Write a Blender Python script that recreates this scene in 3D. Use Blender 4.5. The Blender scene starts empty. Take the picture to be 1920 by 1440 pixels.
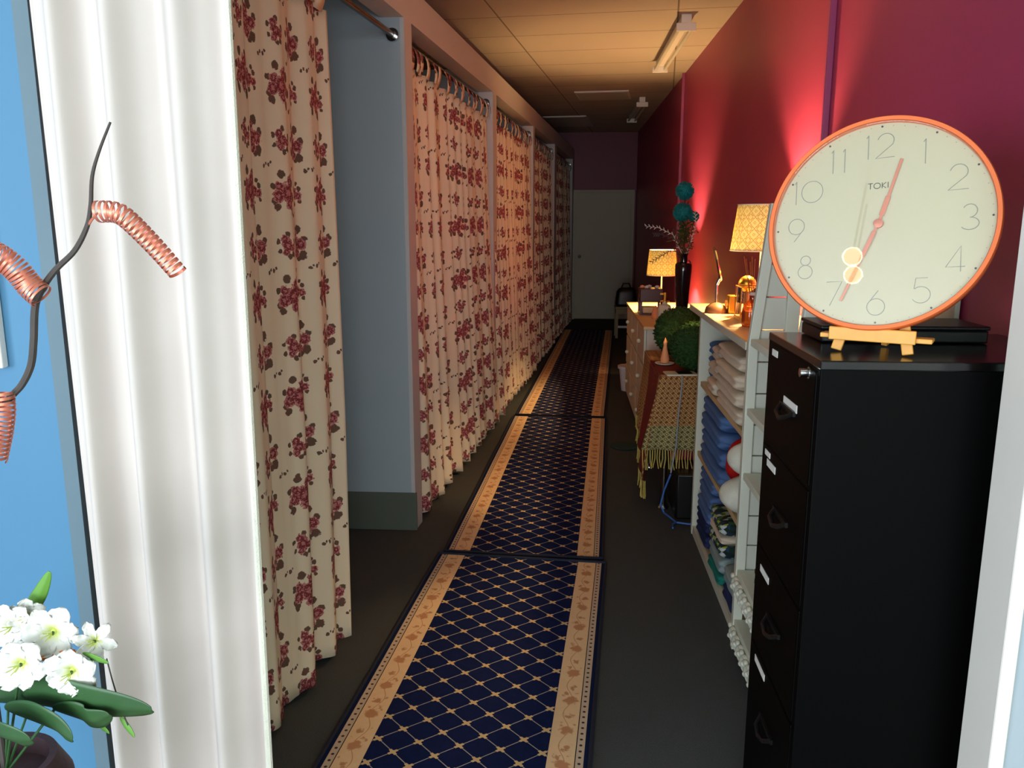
import bpy, bmesh, math, random
from mathutils import Vector, Matrix, noise
random.seed(7)
PI = math.pi
C = bpy.context.scene.collection
SC = bpy.context.scene

# ------------------------------------------------------------------ camera, light, exposure
F, HC, YAW = 1540.0, 1.6, math.radians(3.83)
PITCH = math.atan(308 / 1540.0)
cam = bpy.data.cameras.new('camera'); camo = bpy.data.objects.new('camera', cam); C.objects.link(camo)
cam.sensor_fit = 'HORIZONTAL'; cam.sensor_width = 36.0; cam.lens = 36.0 * F / 1920.0
cam.clip_start = 0.05
camo.location = (0, 0, HC)
camo.rotation_euler = (PI / 2 - PITCH, 0, YAW)
SC.camera = camo
SC.view_settings.view_transform = 'Standard'; SC.view_settings.look = 'None'
SC.view_settings.exposure = 0.0; SC.view_settings.gamma = 1.0
SC.view_settings.use_curve_mapping = False

w = bpy.data.worlds.new('world'); SC.world = w; w.use_nodes = True
w.node_tree.nodes['Background'].inputs[0].default_value = (0.62, 0.80, 1.0, 1)
w.node_tree.nodes['Background'].inputs[1].default_value = 0.25

def area(name, loc, rot, sx, sy, power, col):
    l = bpy.data.lights.new(name, 'AREA'); l.shape = 'RECTANGLE'; l.size = sx; l.size_y = sy
    l.energy = power; l.color = col
    o = bpy.data.objects.new(name, l); o.location = loc; o.rotation_euler = rot; C.objects.link(o); return o
# daylight coming in through the shopfront behind the camera
area('shopfront_daylight', (-0.1, -6.35, 1.40), (PI / 2, 0, 0), 5.4, 2.5, 450, (0.90, 0.95, 1.0))
# added cool side light that brightens the purple wall; no window is built there
area('added_side_light', (-3.12, -2.4, 1.65), (0, -PI / 2, 0), 1.9, 3.0, 230, (0.84, 0.92, 1.0))

def bulb(loc, power, col=(1.0, 0.64, 0.28), r=0.03, name='lamp_bulb_light'):
    l = bpy.data.lights.new(name, 'POINT'); l.energy = power; l.color = col; l.shadow_soft_size = r
    o = bpy.data.objects.new(name, l); o.location = loc; C.objects.link(o); return o

def at(x, y, Y):
    """photo pixel (1920x1440 frame) -> point of the place at depth Y"""
    a = (x - 960) / F; b = (720 - y) / F
    r = (a, math.cos(PITCH) + b * math.sin(PITCH), -math.sin(PITCH) + b * math.cos(PITCH))
    c, s = math.cos(YAW), math.sin(YAW)
    X, YY, Z = r[0] * c - r[1] * s, r[0] * s + r[1] * c, r[2]
    t = Y / YY
    return Vector((X * t, Y, HC + Z * t))

# ------------------------------------------------------------------ materials
def lin(c):
    return tuple(((v / 255) / 12.92 if v / 255 <= 0.04045 else ((v / 255 + 0.055) / 1.055) ** 2.4) for v in c) + (1,)

class NT:
    def __init__(s, name):
        s.m = bpy.data.materials.new(name); s.m.use_nodes = True
        s.t = s.m.node_tree; s.b = s.t.nodes['Principled BSDF']; s.o = s.t.nodes['Material Output']
    def n(s, ty, **k):
        nd = s.t.nodes.new(ty)
        for a, v in k.items(): setattr(nd, a, v)
        return nd
    def set(s, inp, v):
        if isinstance(v, bpy.types.NodeSocket): s.t.links.new(v, inp)
        elif v is not None: inp.default_value = v
    def math(s, op, a, b=None, c=None):
        nd = s.n('ShaderNodeMath', operation=op); s.set(nd.inputs[0], a)
        if b is not None: s.set(nd.inputs[1], b)
        if c is not None: s.set(nd.inputs[2], c)
        return nd.outputs[0]
    def mix(s, f, a, b):
        nd = s.n('ShaderNodeMix', data_type='RGBA'); s.set(nd.inputs[0], f); s.set(nd.inputs[6], a); s.set(nd.inputs[7], b)
        return nd.outputs[2]
    def noise(s, scale, detail=3, vec=None, rough=0.5):
        nd = s.n('ShaderNodeTexNoise'); nd.inputs['Scale'].default_value = scale; nd.inputs['Detail'].default_value = detail
        nd.inputs['Roughness'].default_value = rough
        if vec is not None: s.set(nd.inputs['Vector'], vec)
        return nd.outputs[0]
    def coord(s, which='Object'):
        return s.n('ShaderNodeTexCoord').outputs[which]
    def bump(s, h, strength=0.3, dist=0.002):
        nd = s.n('ShaderNodeBump'); nd.inputs['Strength'].default_value = strength; nd.inputs['Distance'].default_value = dist
        s.set(nd.inputs['Height'], h); s.set(s.b.inputs['Normal'], nd.outputs[0])
    def smooth(s, v, lo, hi):
        nd = s.n('ShaderNodeMapRange', interpolation_type='SMOOTHSTEP'); s.set(nd.inputs[0], v)
        nd.inputs[1].default_value = lo; nd.inputs[2].default_value = hi; return nd.outputs[0]

def mat(name, col, rough=0.6, metal=0.0, var=0.08, vs=8.0, bump=0.0, bs=200.0, spec=0.5, bd=0.002, coat=0.0, sub=0.0, trans=0.0, alpha=None):
    t = NT(name); c = lin(col); v = t.coord()
    n = t.noise(vs, 4, v)
    dark = tuple(x * (1 - var) for x in c[:3]) + (1,); lite = tuple(min(1, x * (1 + var)) for x in c[:3]) + (1,)
    t.set(t.b.inputs['Base Color'], t.mix(n, dark, lite))
    t.b.inputs['Roughness'].default_value = rough; t.b.inputs['Metallic'].default_value = metal
    t.b.inputs['Specular IOR Level'].default_value = spec
    t.b.inputs['Coat Weight'].default_value = coat
    if bump: t.bump(t.noise(bs, 3, v), bump, bd)
    if trans: t.b.inputs['Transmission Weight'].default_value = trans
    return t.m

def thin_glass(name, tint=(255, 255, 255), gl=0.08, rough=0.02):
    t = NT(name); t.t.nodes.remove(t.b)
    tr = t.n('ShaderNodeBsdfTransparent'); tr.inputs[0].default_value = lin(tint)
    g = t.n('ShaderNodeBsdfGlossy'); g.inputs['Roughness'].default_value = rough
    fr = t.n('ShaderNodeFresnel'); fr.inputs[0].default_value = 1.45
    f = t.math('ADD', fr.outputs[0], gl - 0.04)
    m = t.n('ShaderNodeMixShader'); t.set(m.inputs[0], f); t.set(m.inputs[1], tr.outputs[0]); t.set(m.inputs[2], g.outputs[0])
    t.set(t.o.inputs[0], m.outputs[0]); return t.m

def cloth_shader(t, color, transl=0.25, rough=0.9):
    """diffuse cloth that lets a little light through"""
    t.set(t.b.inputs['Base Color'], color); t.b.inputs['Roughness'].default_value = rough
    t.b.inputs['Specular IOR Level'].default_value = 0.15
    tl = t.n('ShaderNodeBsdfTranslucent'); t.set(tl.inputs[0], color)
    m = t.n('ShaderNodeMixShader'); m.inputs[0].default_value = transl
    t.set(m.inputs[1], t.b.outputs[0]); t.set(m.inputs[2], tl.outputs[0]); t.set(t.o.inputs[0], m.outputs[0])

def tile_xy(t, tw, th):
    uv = t.n('ShaderNodeUVMap').outputs[0]
    wob = t.n('ShaderNodeTexNoise'); wob.inputs['Scale'].default_value = 70; wob.inputs['Detail'].default_value = 2; t.set(wob.inputs['Vector'], uv)
    sub = t.n('ShaderNodeVectorMath', operation='SUBTRACT'); t.set(sub.inputs[0], wob.outputs['Color']); sub.inputs[1].default_value = (0.5, 0.5, 0.5)
    sc = t.n('ShaderNodeVectorMath', operation='SCALE'); t.set(sc.inputs[0], sub.outputs[0]); sc.inputs['Scale'].default_value = 0.012
    ad = t.n('ShaderNodeVectorMath', operation='ADD'); t.set(ad.inputs[0], uv); t.set(ad.inputs[1], sc.outputs[0])
    sp = t.n('ShaderNodeSeparateXYZ'); t.set(sp.inputs[0], ad.outputs[0])
    x = t.math('FLOORED_MODULO', sp.outputs[0], tw); y = t.math('FLOORED_MODULO', sp.outputs[1], th)
    cb = t.n('ShaderNodeCombineXYZ'); t.set(cb.inputs[0], x); t.set(cb.inputs[1], y)
    return uv, cb.outputs[0]

def min_circles(t, vec, circles):
    out = None
    for x, y, r in circles:
        d = t.n('ShaderNodeVectorMath', operation='DISTANCE'); t.set(d.inputs[0], vec); d.inputs[1].default_value = (x, y, 0)
        v = t.math('MULTIPLY', d.outputs['Value'], 1.0 / r)
        out = v if out is None else t.math('MINIMUM', out, v)
    return out

def floral_material():
    t = NT('rose_print_cotton'); TW, TH = 0.30, 0.33
    uv, p = tile_xy(t, TW, TH)
    rnd = random.Random(3)
    roses, leaves = [], []
    def bouquet(cx, cy, s, n):
        roses.append((cx, cy, .026 * s))
        for k in range(n):
            a = 2 * PI * k / n + rnd.uniform(-.3, .3)
            roses.append((cx + .030 * s * math.cos(a), cy + .028 * s * math.sin(a), rnd.uniform(.013, .019) * s))
        for k in range(n + 3):
            a = 2 * PI * (k + .4) / (n + 3) + rnd.uniform(-.3, .3); d = rnd.uniform(.040, .050) * s
            leaves.append((cx + d * math.cos(a), cy + d * math.sin(a), rnd.uniform(.008, .013) * s))
    bouquet(.085, .085, 1.28, 5); bouquet(.218, .248, 1.2, 5)
    bouquet(.228, .085, .80, 3); bouquet(.072, .248, .80, 3)
    for x, y in [(.155, .165), (.012, .17), (.150, .015), (.285, .335 - .17)]:
        leaves.append((x, y, .0065)); leaves.append((x + .011, y + .008, .0045))
    mr = min_circles(t, p, roses); ml = min_circles(t, p, leaves)
    fine = t.noise(160, 3, uv, 0.6); fine2 = t.noise(75, 2, uv)
    mr2 = t.math('ADD', mr, t.math('MULTIPLY', t.math('SUBTRACT', fine2, 0.5), 1.3))
    ml2 = t.math('ADD', ml, t.math('MULTIPLY', t.math('SUBTRACT', fine2, 0.5), 0.9))
    maskR = t.math('SUBTRACT', 1.0, t.smooth(mr2, 0.90, 1.05))
    maskL = t.math('SUBTRACT', 1.0, t.smooth(ml2, 0.92, 1.1))
    ring = t.math('SINE', t.math('ADD', t.math('MULTIPLY', mr, 8.0), t.math('MULTIPLY', fine, 14.0)))
    ring = t.smooth(ring, -0.55, 0.75)
    rose = t.mix(ring, lin((128, 52, 56)), lin((206, 134, 130)))
    leaf = t.mix(t.smooth(fine, 0.45, 0.6), lin((96, 92, 70)), lin((138, 70, 70)))
    base = t.mix(t.noise(5, 2, uv), lin((236, 216, 186)), lin((242, 226, 198)))
    col = t.mix(maskR, t.mix(maskL, base, leaf), rose)
    cloth_shader(t, col, 0.12)
    t.bump(t.noise(600, 2, uv), 0.15, 0.001)
    return t.m

def rug_material():
    t = NT('runner_rug_weave'); uv = t.n('ShaderNodeUVMap').outputs[0]
    sp = t.n('ShaderNodeSeparateXYZ'); t.set(sp.inputs[0], uv); u, v = sp.outputs[0], sp.outputs[1]
    a = t.math('ABSOLUTE', t.math('SUBTRACT', u, 0.40))
    px = t.math('DIVIDE', t.math('SUBTRACT', u, 0.40), 0.128); py = t.math('DIVIDE', v, 0.118)
    def centred(q): return t.math('ABSOLUTE', t.math('SUBTRACT', q, t.math('ROUND', q)))
    ds = centred(t.math('ADD', px, py)); dt = centred(t.math('SUBTRACT', px, py))
    mn = t.math('MINIMUM', ds, dt); r = t.math('SQRT', t.math('ADD', t.math('MULTIPLY', ds, ds), t.math('MULTIPLY', dt, dt)))
    line = t.math('LESS_THAN', mn, 0.018)
    arm = t.math('MULTIPLY', t.math('LESS_THAN', r, 0.19), t.math('LESS_THAN', mn, 0.055))
    hub = t.math('LESS_THAN', r, 0.10)
    navy = t.mix(t.noise(30, 3, uv), lin((14, 25, 64)), lin((20, 34, 82)))
    field = t.mix(t.math('MULTIPLY', line, 0.7), navy, lin((196, 190, 178)))
    field = t.mix(t.math('MAXIMUM', arm, hub), field, lin((214, 186, 138)))
    # floral band
    vm = t.math('FLOORED_MODULO', v, 0.17)
    cb = t.n('ShaderNodeCombineXYZ'); t.set(cb.inputs[0], a); t.set(cb.inputs[1], vm)
    wob = t.n('ShaderNodeTexNoise'); wob.inputs['Scale'].default_value = 55; t.set(wob.inputs['Vector'], uv)
    s2 = t.n('ShaderNodeVectorMath', operation='SCALE'); t.set(s2.inputs[0], wob.outputs['Color']); s2.inputs['Scale'].default_value = 0.030
    ad = t.n('ShaderNodeVectorMath', operation='ADD'); t.set(ad.inputs[0], cb.outputs[0]); t.set(ad.inputs[1], s2.outputs[0])
    mc = min_circles(t, ad.outputs[0], [(.333, .05, .027), (.352, .088, .013), (.314, .085, .017), (.338, .128, .019), (.310, .142, .013), (.356, .155, .011)])
    fl = t.math('SUBTRACT', 1.0, t.smooth(mc, 0.85, 1.15))
    stem = t.math('LESS_THAN', t.math('ABSOLUTE', t.math('SUBTRACT', a, t.math('ADD', 0.313, t.math('MULTIPLY', t.math('SINE', t.math('MULTIPLY', v, 37.0)), 0.012)))), 0.0016)
    beige = t.mix(t.noise(40, 3, uv), lin((232, 198, 154)), lin((240, 210, 168)))
    band = t.mix(t.math('MAXIMUM', t.math('MULTIPLY', fl, 0.75), t.math('MULTIPLY', stem, 0.6)), beige, lin((186, 116, 76)))
    # dotted guard band
    dv = t.math('FLOORED_MODULO', v, 0.030)
    cb2 = t.n('ShaderNodeCombineXYZ'); t.set(cb2.inputs[0], a); t.set(cb2.inputs[1], dv)
    md = min_circles(t, cb2.outputs[0], [(.3685, .015, .0050)])
    guard = t.mix(t.math('LESS_THAN', md, 1.0), lin((205, 184, 160)), lin((70, 52, 60)))
    dark = lin((34, 28, 34))
    col = t.mix(t.math('GREATER_THAN', a, 0.272), field, band)
    col = t.mix(t.math('GREATER_THAN', a, 0.354), col, dark)
    col = t.mix(t.math('GREATER_THAN', a, 0.357), col, guard)
    col = t.mix(t.math('GREATER_THAN', a, 0.381), col, lin((20, 32, 66)))
    t.set(t.b.inputs['Base Color'], col); t.b.inputs['Roughness'].default_value = 0.95
    t.b.inputs['Specular IOR Level'].default_value = 0.1
    t.bump(t.noise(500, 2, uv), 0.4, 0.002); return t.m

def shade_material():
    """cream lampshade paper with a printed trellis; lit from the bulb inside"""
    t = NT('lampshade_print'); uv = t.n('ShaderNodeUVMap').outputs[0]
    sp = t.n('ShaderNodeSeparateXYZ'); t.set(sp.inputs[0], uv); S = 0.052
    x = t.math('DIVIDE', sp.outputs[0], S); y = t.math('DIVIDE', sp.outputs[1], S)
    a = t.math('ABSOLUTE', t.math('SUBTRACT', t.math('FLOORED_MODULO', x, 1.0), 0.5)); b = t.math('ABSOLUTE', t.math('SUBTRACT', t.math('FLOORED_MODULO', y, 1.0), 0.5))
    d = t.math('ADD', a, b)
    def ln(c, w_): return t.math('LESS_THAN', t.math('ABSOLUTE', t.math('SUBTRACT', d, c)), w_)
    m = t.math('MAXIMUM', ln(0.5, .035), t.math('MAXIMUM', ln(0.12, .03), ln(0.72, .03)))
    sq = t.math('LESS_THAN', t.math('ABSOLUTE', t.math('SUBTRACT', t.math('MAXIMUM', a, b), 0.36)), 0.025)
    m = t.math('MAXIMUM', m, t.math('MULTIPLY', sq, t.math('GREATER_THAN', d, 0.45)))
    col = t.mix(m, lin((246, 244, 186)), lin((205, 172, 112)))
    cloth_shader(t, col, 0.12); return t.m

M = {}
def build_mats():
    M['floral'] = floral_material(); M['rug'] = rug_material(); M['shade'] = shade_material()
    M['purple'] = mat('magenta_purple_paint', (172, 58, 98), 0.45, var=.05, vs=2, bump=.1, bs=90, spec=.5)
    M['rugedge'] = mat('navy_binding', (20, 26, 46), .9)
    M['jamb'] = mat('slate_jamb_paint', (92, 116, 128), .6)
    M['purpled'] = mat('deep_purple_paint', (120, 36, 66), 0.5, var=.05, vs=2)
    M['doorp'] = mat('putty_door_paint', (176, 170, 148), 0.5, var=.03)
    M['blue'] = mat('sky_blue_paint', (70, 124, 160), 0.6, var=.04, vs=2)
    M['greywall'] = mat('blue_grey_paint', (158, 172, 180), 0.6, var=.04, vs=3)
    M['beam'] = mat('pale_grey_beam_paint', (196, 190, 188), 0.6, var=.04, vs=3)
    M['skirt'] = mat('olive_grey_skirting', (84, 90, 80), 0.7, var=.06)
    M['white'] = mat('white_laminate', (214, 216, 200), 0.45, var=.03)
    M['plank'] = mat('white_board', (205, 206, 192), 0.55, var=.04)
    M['frame'] = mat('cream_frame_paint', (236, 230, 220), 0.5, var=.03)
    M['birch'] = mat('birch_edge', (214, 186, 140), 0.5, var=.08, vs=20)
    M['bamboo'] = mat('bamboo_wood', (222, 160, 70), 0.45, var=.12, vs=25)
    M['wood'] = mat('brown_wood', (120, 82, 50), 0.5, var=.15, vs=15)
    M['dwood'] = mat('dark_red_wood', (70, 24, 20), 0.4, var=.15, vs=15)
    M['black'] = mat('black_powder_coat', (2, 2, 2), 0.5, var=.1, bump=.03, bs=400, spec=.06)
    M['blacktop'] = mat('satin_black_top', (5, 5, 5), 0.18, spec=.5)
    M['blackp'] = mat('black_plastic', (14, 14, 15), 0.35, spec=.4)
    M['dark'] = mat('shadow_gap', (8, 8, 8), 0.9)
    M['label'] = mat('paper_label', (215, 212, 205), 0.7)
    M['chrome'] = mat('polished_chrome', (205, 205, 205), 0.15, 1.0)
    M['steel'] = mat('brushed_dark_steel', (105, 100, 95), 0.35, 1.0)
    M['copper'] = mat('copper_pink_ribbon', (214, 128, 104), 0.35, .55, var=.15, vs=60)
    M['orange'] = mat('copper_orange_rim', (226, 112, 60), 0.3, .3, var=.04)
    M['dial'] = mat('cream_dial', (190, 182, 150), 0.6, var=.01)
    M['ink'] = mat('grey_ink', (142, 140, 128), 0.7); M['inkd'] = mat('dark_ink', (40, 40, 40), 0.7)
    M['hand'] = mat('salmon_hand', (205, 120, 92), 0.4, .2)
    M['glass'] = thin_glass('clear_glass', gl=.06)
    M['pane'] = thin_glass('door_glass', (214, 228, 222), gl=.10)
    M['amber'] = thin_glass('amber_glass', (255, 214, 150), gl=.14, rough=.08)
    M['whitecloth'] = None
    t = NT('white_drape'); uv = t.coord(); cloth_shader(t, t.mix(t.noise(6, 3, uv), lin((210, 202, 196)), lin((220, 213, 207))), 0.12); t.bump(t.noise(500, 2, uv), .12, .001); M['whitecloth'] = t.m
    for nm, c in dict(cream=(226, 210, 188), tblue=(92, 124, 178), tnavy=(48, 58, 100), tgrey=(104, 98, 104), lilac=(196, 194, 206), sage=(150, 168, 170), teal=(40, 130, 118), red=(190, 34, 32), offwhite=(220, 220, 205)).items():
        M[nm] = mat(nm + '_terry', c, 0.95, var=.10, vs=30, bump=.6, bs=350, spec=.1, bd=.003)
    t = NT('leaf_print_fabric'); v = t.coord(); vo = t.n('ShaderNodeTexVoronoi'); vo.inputs['Scale'].default_value = 45; t.set(vo.inputs['Vector'], v)
    rp = t.n('ShaderNodeValToRGB'); rp.color_ramp.interpolation = 'CONSTANT'
    for k, (p_, c_) in enumerate([(0, (20, 44, 40)), (.3, (60, 110, 60)), (.5, (190, 200, 200)), (.65, (28, 60, 90)), (.85, (170, 180, 60))]):
        e = rp.color_ramp.elements[k] if k < 2 else rp.color_ramp.elements.new(p_)
        e.position = p_; e.color = lin(c_)
    sx = t.n('ShaderNodeSeparateXYZ'); t.set(sx.inputs[0], vo.outputs['Color']); t.set(rp.inputs[0], sx.outputs[0]); t.set(t.b.inputs['Base Color'], rp.outputs[0]); t.b.inputs['Roughness'].default_value = .9; M['print'] = t.m
    M['carpet'] = mat('charcoal_carpet', (76, 80, 81), 0.98, var=.35, vs=220, bump=.5, bs=500, spec=.05, bd=.004)
    M['lino'] = mat('front_room_floor', (128, 130, 134), 0.6)
    # ceiling tiles
    t = NT('ceiling_tiles'); v = t.coord(); mp = t.n('ShaderNodeMapping'); t.set(mp.inputs[0], v); mp.inputs['Rotation'].default_value = (0, 0, math.radians(6.5)); mp.inputs['Location'].default_value = (.50, .35, 0)
    br = t.n('ShaderNodeTexBrick'); br.offset = 0; t.set(br.inputs[0], mp.outputs[0]); br.inputs['Scale'].default_value = 1
    br.inputs['Brick Width'].default_value = 1.2; br.inputs['Row Height'].default_value = .6; br.inputs['Mortar Size'].default_value = .006
    br.inputs['Color1'].default_value = lin((206, 194, 176)); br.inputs['Color2'].default_value = lin((198, 186, 168)); br.inputs['Mortar'].default_value = lin((120, 108, 92))
    t.set(t.b.inputs['Base Color'], t.mix(t.math('MULTIPLY', t.noise(1.2, 4, v), .3), br.outputs[0], lin((160, 146, 120)))); t.b.inputs['Roughness'].default_value = .9; t.bump(t.noise(120, 3, v), .3, .002); M['ceiling'] = t.m
    M['troffer'] = mat('pale_ceiling_panel', (214, 214, 196), .6)
    M['leaf'] = mat('dark_green_leaf', (48, 84, 46), .45, var=.25, vs=25); M['leafl'] = mat('light_green_leaf', (92, 142, 52), .5, var=.2, vs=25)
    M['moss'] = mat('boxwood_green', (32, 70, 16), .8, var=.4, vs=60, bump=.8, bs=120, bd=.01)
    M['petal'] = mat('white_petal', (246, 246, 240), .6, var=.03); t = NT('white_petal_lime_base'); uv = t.n('ShaderNodeUVMap').outputs[0]; sp = t.n('ShaderNodeSeparateXYZ'); t.set(sp.inputs[0], uv)
    t.set(t.b.inputs['Base Color'], t.mix(t.smooth(t.math('ADD', sp.outputs[1], t.math('MULTIPLY', t.math('ABSOLUTE', t.math('SUBTRACT', sp.outputs[0], .5)), .5)), .12, .50), lin((200, 210, 110)), lin((216, 217, 212)))); t.b.inputs['Roughness'].default_value = .6; M['petal'] = t.m
    M['petalc'] = mat('lime_throat', (190, 206, 96), .6); M['ofl'] = mat('orange_flower', (232, 120, 16), .6)
    M['bark'] = mat('dark_twig', (66, 60, 56), .7, var=.2, vs=60)
    M['potm'] = mat('plum_pot', (58, 36, 42), .7, var=.2, vs=30, bump=.5, bs=80)
    M['tealfl'] = mat('teal_pompom', (0, 128, 134), .8, var=.25, vs=60); M['vase'] = mat('gloss_black_vase', (10, 12, 20), .12, spec=.8)
    M['maroon'] = mat('magenta_wax', (140, 14, 60), .4); M['gold'] = mat('gold_metal', (214, 160, 60), .3, .9); M['peach'] = mat('peach_salt', (240, 160, 110), .6)
    M['picw'] = mat('white_print', (238, 240, 244), .6); M['navyp'] = mat('navy_print', (40, 60, 130), .6)
    M['sky'] = M['navyp']; M['bluecable'] = mat('blue_cable', (60, 110, 190), .5); M['greycable'] = mat('grey_cable', (150, 160, 170), .5)
    M['reed'] = mat('amber_reed', (190, 96, 30), .6); M['lace'] = mat('grey_lace', (150, 140, 134), .8, var=.6, vs=160); M['wplastic'] = mat('white_plastic', (214, 216, 226), .4)
    M['purplep'] = mat('purple_conduit', (150, 62, 108), .4); M['canvas'] = mat('cream_fabric', (150, 140, 110), .8)
    M['tealmat'] = mat('dark_teal_mat', (26, 58, 56), .95)
    # table shawl
    t = NT('woven_shawl'); uv = t.n('ShaderNodeUVMap').outputs[0]; sp = t.n('ShaderNodeSeparateXYZ'); t.set(sp.inputs[0], uv); u = sp.outputs[0]; vv = sp.outputs[1]
    def tri(q, s_): return t.math('ABSOLUTE', t.math('SUBTRACT', t.math('FLOORED_MODULO', t.math('DIVIDE', q, s_), 1.0), .5))
    d = t.math('ADD', tri(u, .028), tri(vv, .028)); di = t.math('LESS_THAN', t.math('ABSOLUTE', t.math('SUBTRACT', d, .5)), .12); dc = t.math('LESS_THAN', d, .2)
    gold = t.mix(t.math('MAXIMUM', di, dc), lin((120, 62, 34)), lin((186, 152, 92)))
    olive = t.mix(t.math('MAXIMUM', di, dc), lin((92, 84, 52)), lin((176, 164, 110)))
    pat = t.mix(t.math('GREATER_THAN', vv, 1.0), gold, olive)
    band = t.math('MULTIPLY', t.math('GREATER_THAN', u, .31), t.math('LESS_THAN', u, .78))
    col = t.mix(band, pat, t.mix(t.noise(30, 2, uv), lin((104, 16, 10)), lin((128, 26, 14))))
    t.set(t.b.inputs['Base Color'], col); t.b.inputs['Roughness'].default_value = .85; t.bump(t.noise(400, 2, uv), .3, .001); M['shawl'] = t.m
    M['fringe'] = mat('gold_fringe', (196, 176, 90), .8, var=.2, vs=100)
build_mats()

# ------------------------------------------------------------------ mesh building
ORG = {}
class MB:
    def __init__(s): s.bm = bmesh.new(); s.uv = s.bm.loops.layers.uv.new('UVMap')
    def box(s, x0, x1, y0, y1, z0, z1, mt=None):
        vs = [s.bm.verts.new((mt @ Vector(p)) if mt else p) for p in
              [(x0, y0, z0), (x1, y0, z0), (x1, y1, z0), (x0, y1, z0), (x0, y0, z1), (x1, y0, z1), (x1, y1, z1), (x0, y1, z1)]]
        for f in [(3, 2, 1, 0), (4, 5, 6, 7), (0, 1, 5, 4), (1, 2, 6, 5), (2, 3, 7, 6), (3, 0, 4, 7)]: s.bm.faces.new([vs[i] for i in f])
        return s
    def prism(s, pts, z0, z1):
        a = [s.bm.verts.new((x, y, z0)) for x, y in pts]; b = [s.bm.verts.new((x, y, z1)) for x, y in pts]; n = len(pts)
        s.bm.faces.new(a[::-1]); s.bm.faces.new(b)
        for i in range(n): s.bm.faces.new([a[i], a[(i + 1) % n], b[(i + 1) % n], b[i]])
        return s
    def tube(s, pts, r, n=10, closed=False, flat=1.0):
        pts = [Vector(p) for p in pts]; rs = r if isinstance(r, (list, tuple)) else [r] * len(pts); rings = []; up = None
        for i, p in enumerate(pts):
            d = (pts[min(i + 1, len(pts) - 1)] - pts[max(i - 1, 0)]).normalized()
            if up is None:
                up = Vector((0, 0, 1)) if abs(d.z) < .9 else Vector((1, 0, 0))
            a = d.cross(up).normalized(); b = a.cross(d).normalized(); up = b
            rings.append([s.bm.verts.new(p + (a * math.cos(2 * PI * k / n) + b * math.sin(2 * PI * k / n) * flat) * rs[i]) for k in range(n)])
        for i in range(len(rings) - 1):
            for k in range(n): s.bm.faces.new([rings[i][k], rings[i][(k + 1) % n], rings[i + 1][(k + 1) % n], rings[i + 1][k]])
        s.bm.faces.new(rings[0][::-1]); s.bm.faces.new(rings[-1]); return s
    def lathe(s, prof, c, n=32, uvs=None, mt=None, cap=True):
        """prof: list of (r, z) from the bottom"""
        rings = []
        for r, z in prof:
            ring = []
            for k in range(n):
                p = Vector((r * math.cos(2 * PI * k / n), r * math.sin(2 * PI * k / n), z))
                if mt: p = mt @ p
                ring.append(s.bm.verts.new(p + Vector(c)))
            rings.append(ring)
        for i in range(len(rings) - 1):
            for k in range(n):
                f = s.bm.faces.new([rings[i][k], rings[i][(k + 1) % n], rings[i + 1][(k + 1) % n], rings[i + 1][k]])
                if uvs:
                    R = uvs; us = [k / n, (k + 1) / n, (k + 1) / n, k / n]; vv = [prof[i][1], prof[i][1], prof[i + 1][1], prof[i + 1][1]]
                    for l, a_, b_ in zip(f.loops, us, vv): l[s.uv].uv = (a_ * 2 * PI * R, b_)
        if cap:
            if prof[0][0] > 1e-5: s.bm.faces.new(rings[0][::-1])
            if prof[-1][0] > 1e-5: s.bm.faces.new(rings[-1])
        return s
    def ball(s, c, r, sub=3, sc=(1, 1, 1), nz=0, nf=20):
        m = bmesh.ops.create_icosphere(s.bm, subdivisions=sub, radius=1)
        for v in m['verts']:
            k = 1 + (nz * noise.noise(v.co * nf) if nz else 0)
            v.co = Vector((v.co.x * r * sc[0] * k, v.co.y * r * sc[1] * k, v.co.z * r * sc[2] * k)) + Vector(c)
        return s
    def grid(s, fn, nu, nv, uvf=None, wrap=False):
        vs = [[s.bm.verts.new(fn(i / nu, j / nv)) for j in range(nv + 1)] for i in range(nu + (0 if wrap else 1))]
        L = len(vs)
        for i in range(nu):
            for j in range(nv):
                f = s.bm.faces.new([vs[i][j], vs[(i + 1) % L][j], vs[(i + 1) % L][j + 1], vs[i][j + 1]])
                if uvf:
                    for l, (a, b) in zip(f.loops, [(i, j), (i + 1, j), (i + 1, j + 1), (i, j + 1)]): l[s.uv].uv = uvf(a / nu, b / nv)
        return vs
    def poly(s, pts):
        s.bm.faces.new([s.bm.verts.new(p) for p in pts]); return s
    def build(s, name, m, parent=None, smooth=True, bevel=0, seg=2, solid=0, sub=0, label=None, ang=40):
        bmesh.ops.recalc_face_normals(s.bm, faces=s.bm.faces)
        xs = [v.co for v in s.bm.verts]
        if parent is None:
            o0 = Vector(((min(v.x for v in xs) + max(v.x for v in xs)) / 2, (min(v.y for v in xs) + max(v.y for v in xs)) / 2, min(v.z for v in xs)))
        else: o0 = ORG[parent.name]
        for v in s.bm.verts: v.co -= o0
        me = bpy.data.meshes.new(name); s.bm.to_mesh(me); s.bm.free()
        if smooth:
            me.polygons.foreach_set('use_smooth', [True] * len(me.polygons))
            try: me.set_sharp_from_angle(angle=math.radians(ang))
            except Exception: pass
        me.materials.append(m)
        o = bpy.data.objects.new(name, me); C.objects.link(o)
        if parent is None: o.location = o0
        else: o.parent = parent
        ORG[o.name] = o0
        if solid: md = o.modifiers.new('thick', 'SOLIDIFY'); md.thickness = solid; md.offset = 0
        if bevel: md = o.modifiers.new('bevel', 'BEVEL'); md.width = bevel; md.segments = seg; md.limit_method = 'ANGLE'
        if sub: md = o.modifiers.new('sub', 'SUBSURF'); md.levels = sub; md.render_levels = sub
        if label: o['label'] = label
        return o

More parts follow.
